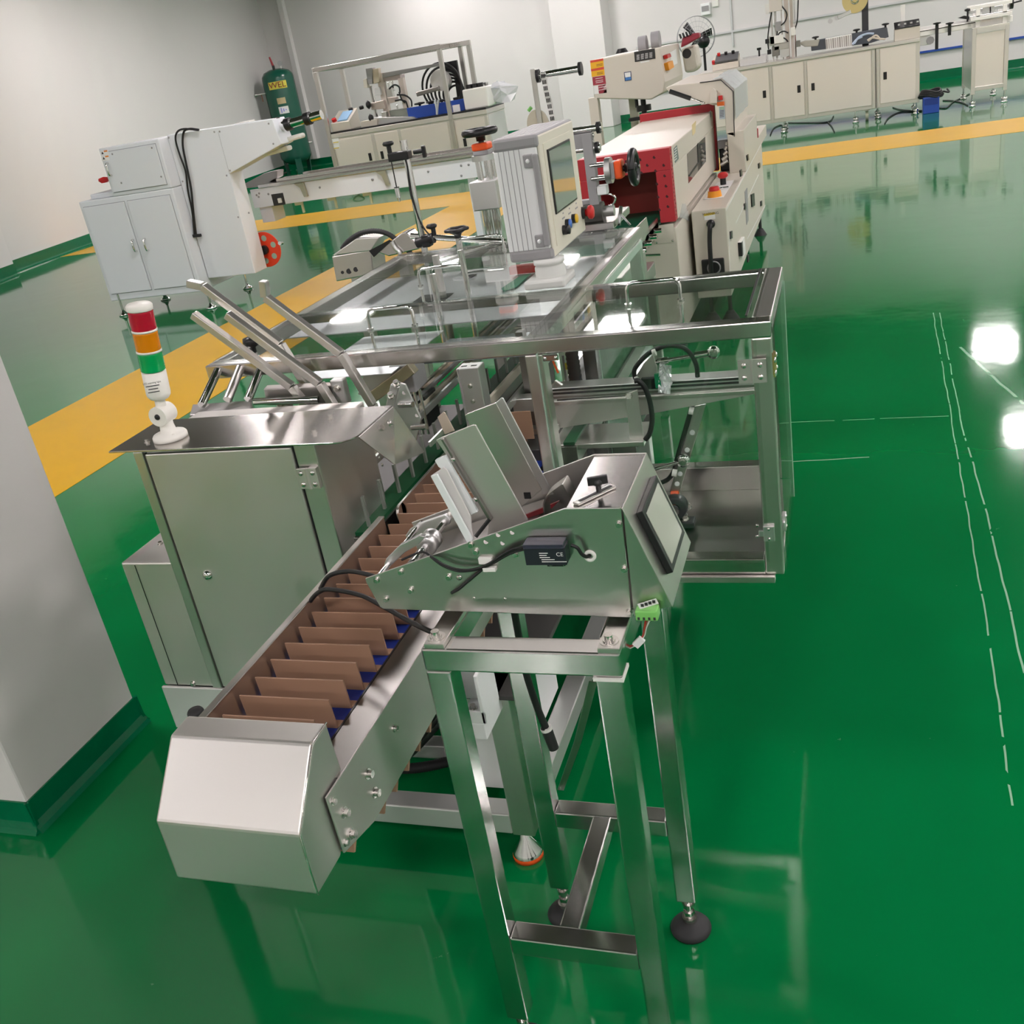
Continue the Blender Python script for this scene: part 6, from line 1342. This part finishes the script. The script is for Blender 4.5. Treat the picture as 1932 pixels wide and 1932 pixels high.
for x0, x1, hx in ((L0.x+.03, m1-.05, m1-.13), (m1+.02, m2-.03, m1+.09), (m2+.03, m3-.08, None), (m3+.05, L1.x-.05, m3+.17)):
    d = MB().box(x0, x1, Y2-.012, Y2, .18, zt2-.10).build('panel', WSTEEL, b2, .003)
    if hx: z = qY('c2', 490, 790, Y2).z; MB().box(hx-.025, hx+.025, Y2-.02, Y2-.011, z-.06, z+.06).build('pull', BLACK, d, .002)
MB().box(L1.x, L1.x+.008, Y2+.05, Y2+D2-.05, .2, zt2-.09).build('end_panel', mat('pale_end_panel', (.62, .62, .60), .4), b2)
for k in range(2): p = qY('c2', 268+4*k, 695+35*k, Y2-.013); MB().box(p.x-.06, p.x+.06, Y2-.0145, Y2-.012, p.z-.04, p.z+.04).build('sticker', LABEL, b2); MB().box(p.x-.05, p.x+.05, Y2-.0152, Y2-.0144, p.z-.03, p.z-.015).build('sticker_bar', mat('label_yellow', (.72, .52, .05), .5), b2)
for x in (L0.x+.1, L1.x-.1):
    for y in (Y2+.1, Y2+D2-.1): bfoot(b2, x, y, .15)
# frame
ztop = qY('e8', 150, 325, Y2).z; FXR = qY('e8', 1285, 112, Y2).x
for x, y, z0 in ((L0.x-.03, Y2-.03, .12), (FXR+.02, Y2-.03, .12), (L0.x-.03, Y2+D2, zt2), (FXR+.02, Y2+D2, zt2)):
    MB().box(x-.035, x+.035, y, y+.06, z0, ztop).build('frame_post', STEEL, b2, .004)
for y in (Y2-.03, Y2+D2): MB().box(L0.x-.065, FXR+.055, y-.001, y+.061, ztop, ztop+.07).build('frame_beam', STEELX, b2, .004)
for x in (L0.x-.03, FXR+.02): MB().box(x-.034, x+.034, Y2+.03, Y2+D2, ztop+.002, ztop+.068).build('frame_beam', STEELX, b2, .004)
XR2 = qY('e8', 1500, 68, Y2).x
MB().box(FXR+.055, XR2, Y2+.40, Y2+.46, ztop-.01, ztop+.06).build('frame_beam', STEELX, b2, .004)
MB().box(XR2-.07, XR2, Y2+.40, Y2+.46, zt2+.026, ztop).build('frame_post', STEEL, b2, .004)
for z in (zt2+.35, zt2+.9): MB().box(L0.x-.085, L0.x-.065, Y2-.02, Y2+.03, z-.06, z+.06).build('frame_hinge', ALU, b2, .003)
Z2 = zt2+.026
def P2(k, x, y, yv=Y2+.3): return qY(k, x, y, yv)
t = thing('tilt_console', 'grey console with blue touchscreen on the left end of the framed bench', 'console', (L0.x+.3, Y2+.3, Z2))
x0, x1 = P2('k8', 135, 700, Y2+.05).x, P2('k8', 330, 700, Y2+.05).x
MB().prism([(x0, Y2+.05, Z2), (x0, Y2+.05, Z2+.13), (x0, Y2+.45, Z2+.30), (x0, Y2+.45, Z2)], (x1-x0, 0, 0)).build('case', mat('beige_case', (.62, .58, .50), .35, .4), t, .006)
MB().prism([(x0+.12, Y2+.08, Z2+.145), (x1-.05, Y2+.08, Z2+.145), (x1-.05, Y2+.36, Z2+.264), (x0+.12, Y2+.36, Z2+.264)], (0, -.006, .015)).build('touchscreen', mat('pale_blue_screen', (.30, .48, .68), .2), t)
MB().cyl((x0+.05, Y2+.12, Z2+.15), (x0+.05, Y2+.10, Z2+.20), .04, n=12).build('stop_button', REDPL, t)
for k in range(2): MB().cyl((x0+.25+.2*k, Y2+.40, Z2+.27), (x0+.25+.2*k, Y2+.39, Z2+.31), .04, n=10).build('button', BLACK, t)
t = thing('filling_tower', 'filling tower of posts, hoses and brackets inside the tall frame', 'machine', (P2('k8', 640, 640).x, Y2+.35, Z2))
BEI = MATS['beige_post']
for a, b_, w_, mm in (((525, 280), (605, 680), .04, STEEL), ((620, 150), (705, 640), .10, BEI), ((840, 200), (880, 500), .09, BEI), ((545, 280), (565, 470), .03, CHROME), ((710, 240), (720, 320), .03, CHROME), ((750, 230), (765, 330), .03, CHROME), ((800, 470), (815, 590), .03, CHROME)):
    A_, B_3 = P2('k8', *a), P2('k8', *b_); x = (A_.x+B_3.x)/2; MB().box(x-w_/2, x+w_/2, Y2+.3, Y2+.3+w_, max(B_3.z, Z2) if b_[1] < 450 or b_[1] == 590 else Z2, A_.z).build('post', mm, t, .004)
for pts, y, th, mm in ((((480, 105), (545, 95), (550, 260), (505, 265)), .2, .15, GREYM), (((455, 215), (490, 205), (500, 300), (465, 300)), .18, .1, CREAM), (((550, 110), (610, 100), (620, 240), (560, 260)), .22, .1, mat('tan_block', (.55, .47, .36), .4)), (((650, 150), (1240, 45), (1240, 75), (660, 200)), .3, .06, GREYM), (((660, 190), (830, 165), (835, 215), (670, 235)), .32, .2, mat('mauve_grey', (.42, .36, .35), .4)), (((570, 300), (620, 290), (640, 370), (575, 380)), .25, .05, mat('pale_hopper', (.6, .6, .6), .3)), (((530, 455), (660, 425), (680, 510), (540, 525)), .22, .12, mat('pinkish_steel', (.55, .48, .44), .35, .6)), (((690, 300), (740, 300), (760, 400), (700, 410)), .3, .1, STEEL), (((700, 400), (790, 390), (800, 440), (720, 460)), .28, .1, MATS['pinkish_steel']), (((560, 600), (960, 590), (1000, 610), (620, 680)), .15, .2, ALU), (((720, 530), (900, 500), (920, 580), (740, 600)), .3, .2, mat('grey_green_block', (.22, .24, .20), .4)), (((430, 640), (600, 615), (600, 680), (435, 700)), .1, .15, mat('beige_case', (.62, .58, .50), .35, .4)), (((640, 545), (690, 540), (700, 640), (650, 640)), .2, .1, STEEL)):
    MB().prism([P2('k8', a[0], a[1], Y2+y) for a in pts], (0, th, 0)).build('bracket', mm, t, .004)
for a, r in (((510, 470), .07), ((537, 605), .07)): p = P2('k8', *a, Y2+.15); MB().lathe([(0, -.04), (r*.6, -.03), (r, 0), (r*.6, .03), (0, .04)], p, (1, 0, 0), 14).build('knob', BLACK, t)
for pts in (((720, 310), (770, 270), (820, 290), (830, 350)), ((800, 370), (880, 375), (940, 420), (950, 490)), ((820, 340), (850, 420), (890, 440), (910, 500)), ((780, 430), (840, 420), (880, 450))): cab(t, [P2('k8', *a, Y2+.25) for a in pts], .014, k=5)
t = thing('blue_conveyor', 'blue sided conveyor on the framed bench under the cable coil', 'conveyor', (P2('k8', 1150, 550).x, Y2+.35, Z2))
A_, B_3 = P2('k8', 905, 545, Y2+.2), P2('k8', 1480, 480, Y2+.2)
MB().box(A_.x, B_3.x, Y2+.2, Y2+.23, Z2, A_.z+.06).build('side_plate', BLUEM, t, .004)
MB().box(A_.x-.25, B_3.x, Y2+.26, Y2+.6, Z2+.02, A_.z+.05).build('belt_body', mat('grey_green_block', (.22, .24, .20), .4), t, .004)
for a in ((1030, 470), (1150, 455), (1255, 440)): p = P2('k8', *a, Y2+.3); MB().lathe([(.02, -.08), (.02, 0), (.09, .01), (.09, .03), (0, .04)], p, (0, 0, 1), 10).build('knob', BLACK, t)
for k in range(2): cab(t, [P2('k8', *a, Y2+.14) for a in (((1180+40*k, 420), (1200+10*k, 500), (1205, 570)))], .018, mat('clear_tube', (.6, .65, .68), .2), 'air_tube', 4)
p = P2('k8', 1400, 505, Y2+.185); MB().box(p.x-.06, p.x+.06, Y2+.185, Y2+.2, p.z-.07, p.z+.05).build('tag', LABEL, t)
t = thing('cable_reel_post', 'black post with coiled black hose inside the tall frame', 'hose reel', (P2('k8', 1380, 420).x, Y2+.6, Z2))
MB().prism([P2('k8', *a, Y2+.65) for a in ((1265, 45), (1400, 18), (1465, 400), (1410, 420), (1375, 150), (1280, 130))], (0, .06, 0)).build('post', BLACK, t, .004)
MB().box(P2('k8', 1440, 430, Y2+.65).x-.1, P2('k8', 1440, 430, Y2+.65).x+.1, Y2+.6, Y2+.75, Z2, P2('k8', 1440, 400, Y2+.65).z+.02).build('post_base', BLACK, t, .004)
cc_ = P2('k8', 1255, 290, Y2+.55)
for k in range(7):
    rr = .34-.03*k; cab(t, [cc_+V(rr*math.cos(a)+.03*k, .02*k, rr*1.05*math.sin(a)-.03*k) for a in [i*.524 for i in range(13)]], .018, k=3)
MB().beam(P2('k8', 1000, 365, Y2+.45), P2('k8', 1230, 300, Y2+.45), .06, .07).build('arm', DSTEEL, t, .01)
MB().cyl(cc_+V(0, -.06, .1), cc_+V(0, .12, .1), .16, n=24).build('hub', mat('pale_hub', (.55, .54, .52), .35), t)
t = thing('sorting_head', 'white base with small steel sorting head at the right end of the framed bench', 'machine', (P2('k8', 1600, 480).x, Y2+.3, Z2))
A_, B_3 = P2('k8', 1490, 530, Y2+.1), P2('k8', 1720, 400, Y2+.1)
MB().box(A_.x, B_3.x, Y2+.1, Y2+.5, Z2, Z2+.30).build('base', WHITEP, t, .02)
for pts, mm in ((((1570, 275), (1700, 240), (1705, 255), (1572, 290)), ALU), (((1575, 340), (1700, 310), (1702, 325), (1578, 352)), ALU), (((1570, 275), (1590, 270), (1610, 390), (1590, 395)), STEEL), (((1680, 245), (1700, 240), (1715, 360), (1695, 365)), DSTEEL), (((1620, 330), (1660, 320), (1670, 370), (1630, 380)), STEEL)): MB().prism([P2('k8', *a, Y2+.3) for a in pts], (0, .1, 0)).build('frame_bar', mm, t, .004)
for a in ((1550, 420), (1610, 400), (1660, 385)): p = P2('k8', *a, Y2+.25); MB().cyl(V(p.x, p.y, Z2+.29), V(p.x, p.y, Z2+.36), .05, n=12).build('switch', BLACK, t)
MB().prism([P2('k8', *a, Y2+.4) for a in ((1710, 300), (1780, 285), (1785, 310), (1715, 330))], (0, .1, 0)).build('blue_tube', BLUEM, t, .01)
bag = MB(); random.seed(5); n1, n2 = 10, 8; vs = []
bc = P2('k8', 1840, 390, Y2+.5)
for j in range(n2+1):
    ph = math.pi*j/n2
    for i in range(n1):
        th = 2*math.pi*i/n1; r = (.17+random.uniform(-.06, .07))*math.sin(ph); vs.append((bc.x+r*1.5*math.cos(th), bc.y+r*math.sin(th), max(Z2+.002, Z2+.15-.15*math.cos(ph)+random.uniform(-.04, .05))))
bag.add(vs, [(j*n1+i, j*n1+(i+1) % n1, (j+1)*n1+(i+1) % n1, (j+1)*n1+i) for j in range(n2) for i in range(n1)])
tag(bag.build('plastic_bag', mat('crumpled_bag', (.70, .72, .74), .25, alpha=.7), None), 'crumpled clear plastic bag at the right end of the framed bench', 'bag')
